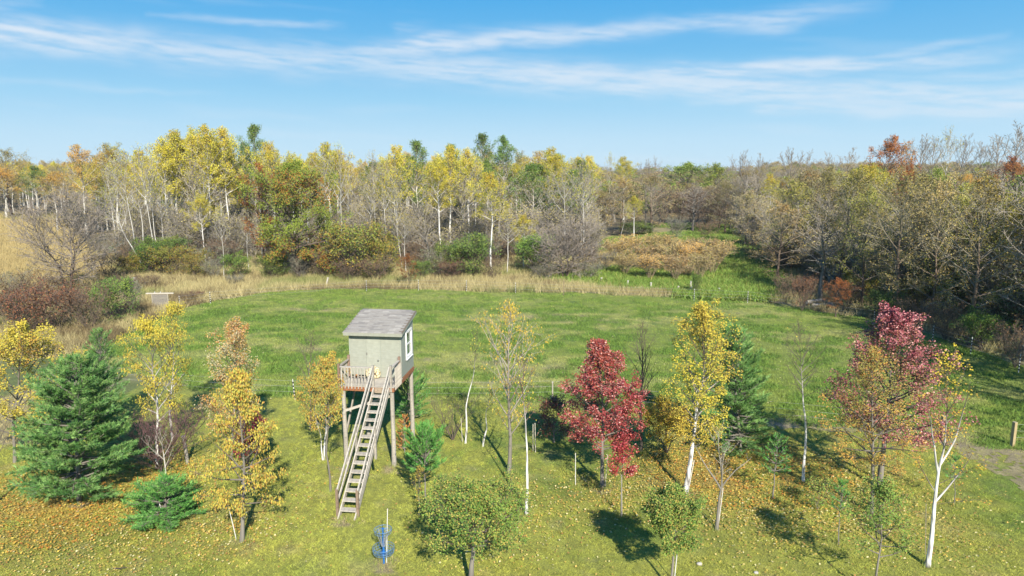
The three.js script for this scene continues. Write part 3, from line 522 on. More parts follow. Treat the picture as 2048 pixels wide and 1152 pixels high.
tree('pine', [1480, 905], [1465, 648], 74, 905, 'pine_tree', 'long needled pine half hidden behind the tall golden birch', { pal: pal('6f9a50 80a85c 5c8844 90b468', 1.05), R: .08, needle: .16, n: 18, per: 8, el: [0, 62], gap: .14, open: .6, jit: .25, prof: (u) => Math.pow(1 - u, .55) });
tree('bare', [1433, 1060], [1440, 835], 46, 960, 'bare_tree', 'small grey forked bare tree on orange litter in front of the tall golden birch', { R: .06, N: 14, prof: 'vase', el: [35, 60], twig: BARK.paletwig, wig: .05, limbs: [[.4, 3.3, 62, .5, .6], [.42, .2, 60, .42, .5], [.5, 2, 68, .4, .45]] });
tree('apple', [1341, 1182], [1350, 962], 60, 1098, 'apple_tree', 'rounded green young apple tree before the tall golden birch', { R: .05, N: 32, leaves: 12, size: .058 });
tree('pine', [1545, 1000], [1556, 868], 40, 945, 'pine_tree', 'small bright green pine sapling on a thin stem beside the bare white birch', { pal: P_.fir, R: .03, clear: .42, needle: .08, n: 11, el: [10, 55], gap: .13 });
tree('birch', [1606, 963], [1603, 640], 46, 800, 'birch_tree', 'leafless white birch with an orange tinged top standing alone on the lawn edge', { R: .065, wig: .03, leaves: .02, N: 26, el: [30, 55], sec: 4, limb: .012, droop: 0, secCurve: .2 });
tree('maple', [1758, 975], [1790, 622], 120, 890, 'maple_tree', 'large purple red maple rising behind the olive and orange tree', { R: .11, N: 50, leaves: 6, sec: 9, size: .078, pal: P_.purple, prof: 'ovate' });
tree('cherry', [1742, 1027], [1748, 700], 92, 935, 'cherry_tree', 'olive and orange leafed tree in front of the large purple red maple', { R: .075, N: 44, pow: 1.3, prof: 'ovate', leaves: 5.4, pal: pal('cc9c44 b8a048 d4ac4c a09a4c c08a40 9c9648'), size: .07, hang: 0, aspect: .55, twig: BARK.twig, el: [8, 60] });
tree('pine', [1677, 1090], [1683, 958], 26, 1025, 'pine_tree', 'scrawny pine sapling on a bare stem near the olive and orange tree', { pal: P_.fir, R: .022, clear: .5, needle: .11, n: 10, el: [20, 60] });
tree('apple', [1635, 1020], [1640, 955], 26, 1010, 'shrub', 'thin weedy green shrub between the two pine saplings', { N: 12, leaves: 1, R: .015, stems: 4, fan: .3, size: .06, prof: 'column' });
tree('apple', [1749, 1195], [1775, 965], 66, 1115, 'apple_tree', 'thin leafed green apple tree beside the forked white birch', { R: .04, N: 26, leaves: 4.6, sec: 5, prof: 'ovate' });
tree('birch', [1855, 1133], [1898, 690], 56, 1010, 'birch_tree', 'forked white birch with a few bright yellow leaves by the gate posts', { R: .078, birch: 1, N: 14, el: [38, 62], sec: 4, limb: .022, leaves: 1.3, size: .066, wig: .035, pal: pal('dcc434 d8b83c d0a83c c48c44'), prof: 'top', droop: 0, clear: .5, limbs: [[.31, .1, 60, .3, .42], [.36, 3.4, 56, .2, .26], [.4, .4, 30, .22, .16], [.46, 3.1, 74, .38, .46], [.5, .3, 64, .42, .44], [.3, .2, 6, .22, .1]] });
tree('pine', [1909, 1008], [1911, 908], 22, 955, 'pine_tree', 'tiny pine sapling behind the forked white birch', { pal: P_.fir, R: .02, clear: .5, needle: .09, n: 9 });
tree('apple', [943, 1168], [955, 948], 106, 1110, 'apple_tree', 'round spreading green apple tree with a pale leaning trunk near the disc basket', { R: .09, N: 44, leaves: 9, sec: 9 });
//@@BG
// ---------------------------------------------------------------- the wood beyond the pasture
const FAR = { far: 1, minR: .022, R: .2, H: 16, rad: 3.4, spread: .35, patch: .35, sec: 4, tw: 3, secR: .5, limb: .02, wig: .025 };
const KIND = {
  yellow_aspen: [3, { ...FAR, bark: BARK.birch, birch: 1, twig: BARK.paletwig, clear: .5, N: 24, prof: 'round', el: [25, 65], leaves: 14, size: .155, pal: P_.aspenY }],
  green_poplar: [2, { ...FAR, bark: BARK.pale, twig: BARK.paletwig, clear: .36, N: 26, prof: 'ovate', el: [35, 65], leaves: 13, size: .16, pal: P_.aspenG }],
  orange_aspen: [2, { ...FAR, bark: BARK.pale, twig: BARK.paletwig, clear: .45, N: 24, prof: 'round', el: [25, 65], leaves: 10, size: .155, pal: P_.aspenO }],
  pale_aspen: [3, { ...FAR, R: .11, bark: [.62, .6, .54], birch: 1, twig: [.33, .3, .24], clear: .5, N: 16, prof: 'column', el: [42, 70], tw: 4, leaves: .9, size: .18, pal: P_.aspenY }],
  thicket: [3, { ...FAR, H: 8, rad: 2.4, R: .06, stems: 9, fan: .16, clear: .1, N: 64, prof: 'top', el: [45, 75], sec: 4, tw: 4, leaves: .3, size: .18, pal: pal('a09860 b0a060 888050'), minR: .014, bark: [.4, .37, .31], twig: [.35, .31, .26] }],
  bare_tree: [4, { ...FAR, bark: BARK.grey, twig: [.31, .27, .215], clear: .22, N: 26, sec: 6, tw: 5, prof: 'vase', el: [30, 68], minR: .02 }],
  olive_tree: [3, { ...FAR, R: .22, bark: BARK.brown, twig: BARK.olivetwig, clear: .14, N: 28, sec: 6, tw: 4, prof: 'round', el: [15, 66], leaves: 3, size: .17, pal: pal('a89a54 948a4c b0a050 98844a 887848'), rad: 4.4, minR: .018 }],
  tan_tree: [2, { ...FAR, bark: BARK.brown, twig: [.32, .28, .2], clear: .1, N: 30, sec: 6, tw: 4, prof: 'round', el: [10, 66], leaves: 4.2, size: .17, pal: P_.tan, rad: 4.4 }],
  lime_tree: [2, { ...FAR, R: .22, bark: BARK.brown, twig: BARK.olivetwig, clear: .14, N: 28, sec: 6, tw: 4, prof: 'round', el: [15, 66], leaves: 5, size: .18, pal: pal('b4b450 a4a848 c4bc5c 949c44 b0a050'), rad: 4.4, minR: .018 }],
  orange_oak: [2, { ...FAR, bark: BARK.brown, clear: .26, N: 28, sec: 6, prof: 'round', el: [5, 62], leaves: 8, size: .2, pal: P_.rust, rad: 4.5 }],
  lime_willow: [2, { ...FAR, bark: BARK.grey, clear: .08, N: 30, sec: 6, prof: 'round', el: [15, 60], leaves: 7, size: .22, pal: P_.willow, rad: 4.5, H: 11, droop: .2 }],
  green_bush: [2, { ...FAR, H: 4, rad: 2.2, R: .06, stems: 7, fan: .4, clear: .06, N: 46, prof: 'top', el: [25, 60], leaves: 6, size: .115, spread: .24, pal: P_.bush, minR: .012, bark: BARK.twig, patch: .8 }],
  yellow_bush: [2, { ...FAR, H: 4, rad: 2.2, R: .06, stems: 7, fan: .4, clear: .06, N: 46, prof: 'top', el: [25, 60], leaves: 4.6, size: .115, spread: .24, pal: pal('8c9a3a a0a040 b89a3c 788a34 9c8a44'), minR: .012, bark: BARK.twig, patch: .8 }],
  brown_bush: [3, { ...FAR, H: 4, rad: 2.2, R: .05, stems: 12, fan: .55, clear: .08, N: 60, prof: 'top', el: [30, 70], tw: 3, leaves: .5, size: .15, spread: .2, pal: P_.brownbush, minR: .011, bark: BARK.twig, twig: [.19, .14, .10] }],
  red_bush: [2, { ...FAR, H: 4, rad: 2.2, R: .05, stems: 12, fan: .55, clear: .08, N: 60, prof: 'top', el: [30, 70], tw: 4, leaves: .9, size: .15, spread: .2, pal: P_.redbrush, minR: .011, bark: BARK.twig, twig: [.19, .13, .1] }],
  grey_bush: [2, { ...FAR, H: 4, rad: 2.2, R: .05, stems: 12, fan: .5, clear: .06, N: 60, prof: 'top', el: [20, 70], tw: 4, leaves: .5, size: .14, spread: .2, pal: pal('8a8c70 7c8468 949478'), minR: .011, bark: BARK.grey, twig: [.25, .22, .18] }],
  willow_shrub: [3, { ...FAR, H: 4, rad: 2.4, R: .05, stems: 22, fan: .3, clear: .2, N: 90, prof: 'vase', el: [60, 80], sec: 3, tw: 4, leaves: .8, size: .13, spread: .18, pal: pal('d0b06c c4a45e d8bc78 b89c60 c4b46c'), minR: .010, bark: BARK.twig, twig: [.48, .38, .235] }],
};
const BRIGHT = MAT.leaf.clone(); BRIGHT.color.setRGB(1.12, 1.1, 1);
const PROTO = {}, TINT = [[1, 1, 1], [1.12, 1.02, .82], [.86, .92, .8], [1.1, 1.12, .95], [.92, .86, .86]].map((c) => { const m = MAT.leaf.clone(); m.color.setRGB(...c); return m; });
function proto(kind, i) {
  const [n, o] = KIND[kind]; i %= n; const k = kind + i; if (PROTO[k]) return PROTO[k];
  const g = grow({ ...o, seed: 900 + Object.keys(PROTO).length * 7 });
  return PROTO[k] = { ...g, H: g.h, rad: g.r };
}
let turn = 0;
const CAT = (k) => k.includes('bush') || k.includes('shrub') ? 'shrub' : 'tree';
function far(kind, x, d, H, rad, label, group, o = {}) {
  const p = proto(kind, o.v ?? turn), s = rad / p.rad; turn++;
  const g = plant(o.name ?? kind, label, CAT(kind), p, x, d, { group, scale: [s, H / p.H, s], yaw: turn * 2.399, leafMat: kind === 'yellow_aspen' ? BRIGHT : TINT[turn * 3 % 5] });
  if (o.lean) { g.rotation.order = 'ZXY'; g.rotation.z = -o.lean; }
  return g;
}
function bg(kind, b, top, hw, label, o = {}) {                         // foot, height of the top and half width from the survey
  const [x, d] = ground(...b), rad = hw / FPX * Math.hypot(d, 6); let H = heightAt(b[0], top, d)[0] - terrain(x, d);
  return far(kind, x, d, Math.max(.6, H), rad, label, o.group, o);
}
{ // left: the far edge of the tan meadow and the aspens
  bg('olive_tree', [25, 437], 297, 48, 'olive crowned tree at the far corner of the tan meadow');
  bg('orange_aspen', [14, 440], 336, 44, 'orange yellow tree over the far edge of the tan meadow');
  bg('green_poplar', [78, 438], 332, 32, 'mid green tree between the tan meadow and the leaning white birch');
  const crab = (b, t, hw, seed, label, leaf) => { const [x, d] = ground(...b), H = heightAt(b[0], t, d)[0], g = grow({ seed, H, rad: hw / FPX * d, R: .16, stems: 3, fan: .26, far: 1, bark: BARK.brown, twig: [.28, .24, .2], clear: .14, N: 78, prof: 'round', el: [0, 60], sec: 9, tw: 7, secR: .6, minR: .014, limb: .02, wig: .05, leaves: leaf, size: .12, spread: .2, pal: P_.tan, curve: .35 }); plant('crabapple_tree', label, 'tree', g, x, d); };
  crab([140, 592], 372, 98, 51, 'big wide leafless grey crabapple standing in the brush before the tan meadow', .12);
  bg('pale_aspen', [292, 545], 350, 40, 'white birch leaning far over toward the tan meadow', { lean: -.42 });
  bg('pale_aspen', [278, 525], 288, 34, 'white trunked bare aspen just inside the leaning birch', { lean: -.12 });
  bg('pale_aspen', [316, 530], 285, 36, 'white trunked bare aspen touching the tall yellow aspens', { lean: -.1 });
  bg('bare_tree', [313, 505], 400, 40, 'grey barked leafless tree below the yellow aspens', { v: 1 });
  bg('orange_aspen', [175, 470], 290, 40, 'orange tipped aspen behind the wide leafless crabapple');
  bg('orange_aspen', [240, 475], 287, 44, 'amber crowned aspen behind the white leaning birch');
  bg('yellow_aspen', [205, 460], 315, 30, 'small yellow aspen between the amber and orange crowned ones');
  bg('yellow_aspen', [333, 505], 275, 46, 'outermost of the tall yellow aspens on the meadow side', { lean: .06 });
  bg('yellow_aspen', [356, 502], 262, 52, 'tall yellow aspen with two crossing white trunks beside it', { lean: .08 });
  bg('yellow_aspen', [376, 496], 270, 44, 'yellow aspen on a slanting white trunk in the aspen clump', { lean: .12 });
  bg('yellow_aspen', [398, 500], 256, 48, 'yellow aspen in the middle of the tall clump', { lean: .03 });
  bg('yellow_aspen', [428, 510], 252, 46, 'highest yellow aspen of the clump beside the green topped poplar');
  bg('yellow_aspen', [462, 506], 256, 46, 'yellow aspen next to the green topped poplar');
  bg('yellow_aspen', [412, 530], 388, 30, 'short low yellow aspen in front of the white trunks');
  bg('green_poplar', [520, 500], 250, 40, 'green topped poplar standing out above the orange oak');
  bg('yellow_aspen', [552, 505], 285, 42, 'bright yellow aspen behind the orange oak');
  bg('yellow_aspen', [592, 500], 306, 34, 'pale gold aspen peeping over the big green gold oak');
  bg('pale_aspen', [448, 560], 405, 26, 'thin white stemmed birch in front of the yellow aspens');
  bg('pale_aspen', [498, 545], 430, 22, 'thin grey birch at the foot of the orange oak');
  const oak = grow({ ...FAR, seed: 77, H: 12.7, rad: 5.0, R: .3, bark: BARK.brown, clear: .12, N: 48, sec: 8, tw: 4, prof: 'round', el: [-5, 66], leaves: 14, size: .16, spread: .36, pal: pal('9a6a2c a8782c 8c8a30 7c8a2c 6a7e28 7c902e 8a9830', 1), patch: .3 });
  let [ox, od] = ground(598, 558); plant('oak_tree', 'big round green gold oak at the edge of the pasture', 'tree', oak, ox, od, { leafMat: BRIGHT });
  bg('orange_oak', [532, 552], 330, 46, 'rust orange oak leaning on the big green gold oak');
  bg('pale_aspen', [572, 545], 440, 16, 'slim dead pale stem before the big green gold oak', { lean: -.2 });
  bg('pale_aspen', [655, 520], 288, 38, 'tall bare white aspen just beyond the big green gold oak');
  bg('pale_aspen', [684, 522], 284, 34, 'tallest bare white aspen of the pale group');
  bg('pale_aspen', [700, 512], 330, 24, 'short bare white aspen in the pale group');
  bg('pale_aspen', [752, 512], 298, 34, 'forked white aspen with a little yellow at the top');
  bg('pale_aspen', [775, 520], 318, 28, 'straight white aspen before the brown thicket', { lean: -.05 });
  bg('pale_aspen', [805, 540], 360, 26, 'slanting white aspen above the orange leafed sapling', { lean: -.08 });
  bg('yellow_aspen', [795, 515], 292, 38, 'orange yellow aspen above the brown thicket');
  bg('green_poplar', [838, 508], 282, 44, 'broad yellow green poplar in the middle of the wood');
  bg('pale_aspen', [812, 550], 420, 30, 'white barked bare birch at the front of the wood');
  bg('bare_tree', [856, 553], 402, 38, 'bare tree with a pale tan trunk on the grass edge', { v: 2 });
  bg('yellow_aspen', [882, 525], 318, 42, 'yellow aspen behind the tan trunked bare tree');
  bg('yellow_aspen', [902, 520], 292, 40, 'yellow aspen on a straight white trunk over the dark green bushes');
  bg('yellow_aspen', [938, 512], 298, 36, 'yellow aspen with twin white trunks below the green poplars');
  bg('green_poplar', [968, 480], 268, 36, 'green poplar spire above the yellow twin trunks');
  bg('green_poplar', [1008, 482], 273, 40, 'green poplar spire beside its twin over the yellow aspens');
  bg('yellow_aspen', [982, 540], 345, 40, 'olive yellow aspen on a long white trunk before the poplar spires');
  bg('green_poplar', [1064, 505], 328, 50, 'round deep green poplar behind the forked birch');
  bg('pale_aspen', [1014, 552], 418, 40, 'forked white birch standing alone at the grass edge', { v: 1 });
  bg('yellow_aspen', [1047, 540], 430, 26, 'small olive yellow tree beside the forked birch');
  bg('orange_aspen', [1080, 465], 302, 42, 'orange crowned aspen above the deep green poplar');
  bg('green_poplar', [1113, 460], 308, 28, 'small olive green tree beside the orange crowned aspen');
  bg('yellow_aspen', [1153, 470], 315, 32, 'pointed olive yellow aspen at the end of the aspen wood');
  bg('pale_aspen', [1100, 482], 370, 22, 'bare white birch behind the wide dark crabapple');
  bg('pale_aspen', [1133, 468], 360, 30, 'bare silvery birch under the pointed olive yellow aspen');
  bg('pale_aspen', [1186, 480], 402, 34, 'spreading white dead tree between the aspens and the tan trees');
  crab([1130, 560], 434, 74, 52, 'wide dark leafless crabapple with a twin trunk at the fence corner', .05);
}
{ // bushes along the front of the wood
  bg('green_bush', [228, 648], 556, 46, 'dark green bush beside the grey target board');
  bg('red_bush', [118, 668], 560, 62, 'russet brown bramble thicket below the wide leafless crabapple');
  bg('red_bush', [60, 672], 580, 55, 'dull red bramble at the corner of the brush');
  bg('brown_bush', [180, 668], 565, 48, 'grey brown thicket between the bramble and the dark green bush');
  bg('brown_bush', [20, 660], 540, 50, 'tangled brown thicket at the foot of the tan meadow');
  bg('grey_bush', [262, 622], 560, 26, 'mauve grey bush in front of the pale stump');
  bg('brown_bush', [90, 600], 540, 42, 'twiggy brown shrub inside the tan grass');
  bg('yellow_bush', [345, 553], 492, 46, 'green and yellow bush below the white aspen trunks');
  bg('yellow_bush', [392, 558], 500, 32, 'ochre yellow bush next to the thin white stemmed birch');
  bg('green_bush', [300, 552], 480, 34, 'green bush under the bare aspens by the leaning birch');
  bg('grey_bush', [430, 560], 512, 28, 'grey bare bush beside the ochre yellow bush');
  bg('green_bush', [475, 560], 505, 30, 'low green bush under the orange oak');
  bg('green_bush', [548, 560], 512, 30, 'bright lime green bush under the rust orange oak');
  bg('grey_bush', [604, 560], 506, 30, 'silver grey bush under the big green gold oak');
  bg('brown_bush', [645, 560], 500, 34, 'red brown bush at the foot of the big green gold oak');
  bg('yellow_bush', [712, 560], 444, 66, 'large rounded olive bush on the edge of the pasture');
  bg('yellow_bush', [765, 558], 468, 42, 'smaller olive bush against the large rounded one');
  bg('brown_bush', [700, 565], 515, 40, 'brown twiggy bush in front of the large rounded olive bush');
  bg('brown_bush', [752, 565], 512, 38, 'brown bush with orange tips below the olive bushes');
  bg('orange_oak', [817, 575], 508, 24, 'orange and yellow leafed sapling with a white stem on the grass edge', { name: 'sapling' });
  bg('green_bush', [842, 560], 520, 24, 'small green bush beside the tan trunked bare tree');
  bg('grey_bush', [872, 556], 492, 34, 'blue grey bush behind the tan trunked bare tree');
  bg('green_bush', [905, 556], 486, 42, 'dark green bush under the yellow aspens');
  bg('green_bush', [942, 558], 466, 48, 'tallest dark green bush beside the forked birch');
  bg('red_bush', [902, 562], 520, 30, 'rust red bush in front of the dark green bushes');
  bg('brown_bush', [985, 560], 508, 30, 'brown bush between the dark green bush and the forked birch');
  bg('green_bush', [1068, 548], 468, 44, 'dark green thicket right behind the forked birch');
  bg('grey_bush', [1088, 562], 528, 30, 'low grey green bush by the wide dark crabapple');
  bg('grey_bush', [1205, 545], 500, 36, 'sage green bush next to the orange willow patch');
  bg('grey_bush', [1180, 560], 522, 28, 'grey bush beside the trunk of the wide dark crabapple');
  bg('grey_bush', [1352, 480], 432, 26, 'tall grey vase shaped bush behind the orange willow patch');
  bg('brown_bush', [1412, 474], 440, 26, 'mauve brown bush behind the orange willow patch');
  bg('green_bush', [1275, 472], 444, 40, 'low green bush under the tan trees');
  bg('brown_bush', [1512, 522], 474, 38, 'brown dome bush beside the green trail');
  bg('brown_bush', [1560, 545], 480, 40, 'dark brown bush under the bent grey limbs');
  bg('green_bush', [1392, 590], 545, 12, 'tiny green bush behind the fallen white post');
  for (const [k, x, y, t, h, l] of [['brown_bush', 215, 560, 500, 44, 'grey brown brush behind the dark green bush'], ['grey_bush', 30, 600, 540, 40, 'grey thicket in the tan grass at the meadow corner'], ['green_bush', 20, 640, 585, 34, 'green brush at the corner of the bramble'], ['brown_bush', 150, 640, 572, 50, 'dark brown brush between the bramble and the crabapple foot'], ['brown_bush', 255, 590, 545, 30, 'brown weeds beside the pale stump'], ['brown_bush', 300, 578, 546, 26, 'brown weeds behind the target board'], ['yellow_bush', 262, 556, 505, 30, 'yellow green bush by the leaning white birch foot'], ['red_bush', 395, 600, 580, 16, 'low dark red weeds at the pasture corner'], ['brown_bush', 372, 606, 584, 18, 'low brown weeds between the target board and the pasture'], ['grey_bush', 470, 572, 548, 22, 'grey weeds in the straw grass below the orange oak']]) bg(k, [x, y], t, h, l);
  const Wq = [[1232, 530, 480], [1262, 522, 472], [1290, 545, 490], [1312, 520, 470], [1335, 548, 486], [1355, 522, 476], [1380, 550, 488], [1402, 530, 476], [1425, 552, 490], [1440, 530, 482], [1250, 552, 508], [1300, 562, 510], [1350, 564, 512], [1400, 562, 508]];
  for (const [x, y, t] of Wq) bg('willow_shrub', [x, y], t - 3, 32, 'orange brown willow shrub in the patch beyond the fence', { group: 'willow shrubs in the patch beyond the fence' });
}
{ // right: brown wood around the trail
  bg('pale_aspen', [1217, 440], 303, 14, 'slim bare grey poplar above the tan trees');
  bg('yellow_aspen', [1247, 440], 314, 26, 'small far yellow tree above the tan trees');
  bg('tan_tree', [1243, 468], 356, 42, 'light tan tree beside the white leaning sapling');
  bg('tan_tree', [1300, 470], 346, 58, 'large tan brown leafed tree beside the trail');
  bg('yellow_aspen', [1268, 478], 392, 20, 'slender lime yellow sapling before the large tan tree');
  bg('pale_aspen', [1236, 492], 400, 14, 'thin leaning white sapling by the light tan tree', { lean: .22 });
  bg('lime_willow', [1372, 420], 326, 62, 'broad lime green willow on the skyline');
  bg('lime_willow', [1430, 420], 327, 36, 'second green willow touching the broad one on the skyline');
  bg('bare_tree', [1385, 462], 372, 42, 'dark brown bare tree below the skyline willows', { v: 3 });
  bg('tan_tree', [1450, 470], 362, 44, 'tan brown tree over the mauve brown bush');
  bg('bare_tree', [1480, 470], 345, 46, 'grey brown bare tree at the head of the trail');
  bg('pale_aspen', [1470, 472], 388, 12, 'white stem at the head of the trail');
  bg('tan_tree', [1555, 560], 402, 66, 'olive tan tree with bent grey limbs over the trail');
  bg('bare_tree', [1640, 600], 388, 62, 'bare tree with a tall black trunk behind the log pile');
  bg('olive_tree', [1672, 605], 335, 78, 'olive tree on a slanting dark trunk beside the log pile', { lean: .1 });
  bg('olive_tree', [1790, 640], 338, 84, 'broad grey olive tree in the middle of the dark wood');
  bg('tan_tree', [1860, 650], 350, 70, 'tan leafed tree before the dark wood');
  bg('olive_tree', [1940, 690], 345, 96, 'massive forked olive tree with an ivy dark trunk');
  bg('bare_tree', [2040, 715], 330, 90, 'grey bare tree at the shaded corner of the pasture');
  bg('yellow_aspen', [1730, 540], 330, 40, 'lime yellow tree above the slanting dark trunk');
  bg('lime_tree', [1722, 615], 372, 56, 'yellow green leafed tree behind the slanting dark trunk');
  bg('lime_tree', [1895, 640], 368, 50, 'yellow green leafed tree behind the massive forked tree');
  bg('lime_tree', [1990, 660], 392, 50, 'yellow green leafed tree toward the shaded corner');
  bg('lime_tree', [1690, 560], 345, 40, 'pale lime tree crown above the log pile');
  bg('lime_tree', [1820, 600], 352, 44, 'pale lime tree crown over the broad grey olive tree');
  bg('orange_oak', [1606, 490], 345, 38, 'dome of burnt orange oak inside the brown wood', { v: 0 });
  bg('orange_oak', [1765, 470], 273, 50, 'high orange oak standing clear on the skyline', { v: 1 });
  bg('orange_oak', [1808, 480], 330, 28, 'rust brown oak under the high orange oak');
  bg('orange_oak', [2006, 490], 314, 42, 'dark rust oak near the edge of the skyline');
  bg('lime_willow', [2040, 500], 338, 44, 'yellow green tree under the dark rust oak');
  bg('lime_willow', [1862, 490], 338, 34, 'yellow green tree below the tall skyline poplars');
  bg('yellow_aspen', [1710, 470], 330, 26, 'small yellow tree below the high orange oak');
  bg('yellow_aspen', [1535, 470], 348, 22, 'pale olive tree beside the burnt orange dome');
  bg('pale_aspen', [1880, 470], 250, 34, 'highest skyline poplar with yellow tip leaves', { v: 0 });
  bg('bare_tree', [2010, 470], 243, 44, 'highest bare crown at the end of the skyline');
  for (const [x, t, h] of [[1478, 300, 24], [1512, 306, 22], [1572, 295, 28], [1610, 300, 26], [1648, 304, 24], [1692, 295, 28], [1830, 268, 28], [1850, 272, 26], [1912, 268, 30], [1945, 284, 30], [1975, 272, 30], [2045, 250, 34], [1800, 280, 22], [1460, 318, 20], [1290, 318, 18], [1305, 312, 16]])
    bg('bare_tree', [x, 462], t, h, 'thin bare dark crown against the sky on the wooded rise', { group: 'bare crowns along the skyline' });
  for (const [x, d, H, R, l] of [[31.5, 26, 14, 5.4, 'tall yellow green tree by the free gate post, outside the lawn'], [33.5, 32, 15, 5.6, 'yellow green tree of the near wood edge, second from the free gate post'], [36, 38, 14, 5.4, 'yellow green tree of the near wood edge, third from the free gate post'], [40, 43, 15, 5, 'yellow green tree of the near wood edge where it meets the dark wood'], [41, 31, 16, 6, 'yellow green tree behind the near wood edge']]) far('lime_tree', x, d, H, R, l);
  // underwood at the shaded edge
  const U = [['yellow_bush', 1720, 610, 548, 44, 'lit lime green bush among the dark trunks'], ['brown_bush', 1690, 622, 560, 36, 'brown brush next to the log pile'], ['green_bush', 1770, 640, 580, 40, 'low green undergrowth under the broad grey olive tree'], ['brown_bush', 1830, 655, 590, 46, 'shaded brown brush before the tan leafed tree'], ['brown_bush', 1890, 680, 600, 50, 'shaded brush at the foot of the massive forked tree'], ['green_bush', 1960, 700, 620, 46, 'dark green brush by the ivy dark trunk'], ['brown_bush', 2030, 735, 640, 54, 'dark tangled brush at the shaded pasture corner'], ['brown_bush', 1610, 590, 545, 34, 'brown brush behind the red leafed sapling'], ['yellow_bush', 1850, 628, 560, 40, 'sunlit green undergrowth behind the dark trunks'], ['brown_bush', 1570, 600, 545, 30, 'twiggy brush at the end of the trail']];
  for (const [k, x, y, t, h, l] of U) bg(k, [x, y], t, h, l);
  bg('red_bush', [1604, 622], 552, 26, 'red and yellow leafed sapling on the pasture edge by the log pile', { name: 'sapling' });
  bg('orange_oak', [1671, 634], 556, 30, 'orange brown sapling on a thin stem on the pasture edge', { name: 'sapling' });
}
{ // the depth of the wood: single trees nothing tells apart, then the mass behind
  const r = rng(5), put = (n, kinds, f, label, group, H, rad) => { for (let i = 0; i < n; i++) { const [x, d] = f(); const k = kinds[(r() * kinds.length) | 0]; far(k, x, d, H * (.8 + .4 * r()), rad * (.8 + .45 * r()), label.replace('*', KN[k]), group.replace('*', KN[k])); } };
  const KN = { bare_tree: 'bare brown', olive_tree: 'sparse olive', tan_tree: 'tan', yellow_aspen: 'yellow aspen', green_poplar: 'green poplar', lime_tree: 'lime green', pale_aspen: 'pale bare aspen', orange_aspen: 'amber', brown_bush: 'brown', green_bush: 'green', grey_bush: 'grey' };
  const pxy = (x0, x1, y0, y1) => () => ground(lerp(x0, x1, r()), lerp(y0, y1, r()));
  put(70, ['pale_aspen', 'bare_tree', 'pale_aspen', 'pale_aspen'], pxy(230, 1180, 470, 524), '* tree deep in the aspen wood', '* trees deep in the aspen wood', 12.5, 2.5);
  put(34, ['yellow_aspen', 'green_poplar', 'yellow_aspen'], pxy(320, 1180, 470, 505), '* tree inside the aspen wood', '* trees inside the aspen wood', 13.5, 2.6);
  put(36, ['yellow_aspen', 'orange_aspen', 'olive_tree', 'yellow_aspen'], pxy(60, 1180, 440, 470), '* tree at the back of the aspen wood', '* trees at the back of the aspen wood', 13.5, 3);
  put(34, ['bare_tree', 'tan_tree', 'olive_tree', 'lime_tree', 'orange_aspen'], pxy(1480, 2120, 448, 500), '* tree at the back of the brown wood', '* trees at the back of the brown wood', 10.5, 3.6);
  const edge = (x) => x < 1560 ? 540 : lerp(560, 690, (x - 1560) / 490);
  put(24, ['bare_tree', 'tan_tree', 'olive_tree', 'lime_tree'], () => { const x = lerp(1560, 2180, r()); return ground(x, edge(x) - 8 - 75 * r()); }, '* tree among the dark trunks of the brown wood', '* trees among the dark trunks of the brown wood', 10.5, 3.6);
  put(24, ['brown_bush', 'green_bush', 'grey_bush'], () => { const x = lerp(1560, 2120, r()); return ground(x, edge(x) - 35 + 22 * r()); }, '* bush in the underwood of the brown wood', '* bushes in the underwood of the brown wood', 3.4, 2.6);
  put(30, ['brown_bush', 'green_bush', 'grey_bush', 'brown_bush'], pxy(235, 1170, 520, 547), '* bush in the underwood of the aspen wood', '* bushes in the underwood of the aspen wood', 3.2, 2.4);
  put(16, ['brown_bush', 'tan_tree', 'bare_tree'], pxy(1200, 1480, 440, 462), '* growth across the head of the meadow', '* growth across the head of the meadow', 8, 3.6);
  const under = [[], [], []];
  for (let i = 0; i < 760; i++) {
    const left = i < 420, px = left ? lerp(150, 1190, r()) : lerp(1480, 2150, r()), e = left ? 525 : px < 1560 ? 500 : edge(px) - 14, py = lerp(443, e, Math.pow(r(), 1.1)), [x, d] = ground(px, py); if (left && px < 330 && py > 470 && px < 250) continue;
    const k = .75 + .5 * r(); under[i % 3].push([x, terrain(x, d), d, r() * TAU, .8 + .5 * r(), (.4 + .55 * r()), [k, k, k]]);
  }
  under.forEach((l, i) => { const p = proto('thicket', i), g = mergeGeometries([p.trunk, p.branches, p.crown]); instanced('wood_undergrowth', 'grey brown saplings and brush filling the wood', g, MAT.far, l); });
  const lists = {};
  for (let i = 0; i < 2600; i++) {
    const d = 165 + 330 * Math.pow(r(), 1.3), x = (r() * 2 - 1) * d * .82, leftSide = x < d * .12, k = r();
    if (Math.abs(x - d * .2) < d * .1 && d < 185) continue; if (x < -d * .6 && d < 190) continue;
    const kind = leftSide ? (k < .3 ? 'bare_tree' : k < .5 ? 'yellow_aspen' : k < .7 ? 'olive_tree' : k < .85 ? 'orange_aspen' : 'tan_tree') : (k < .45 ? 'bare_tree' : k < .7 ? 'tan_tree' : k < .94 ? 'olive_tree' : 'lime_willow');
    const gap = smoothstep(Math.abs(x / d - .24), .04, .16);            // lower trees down the valley
    (lists[kind + (i % 2)] ??= []).push([x, terrain(x, d), d, r() * TAU, 1, (.85 + .35 * r()) * (.68 + .32 * gap) * (leftSide ? 11.5 : 10), [1, 1, 1]]);
  }
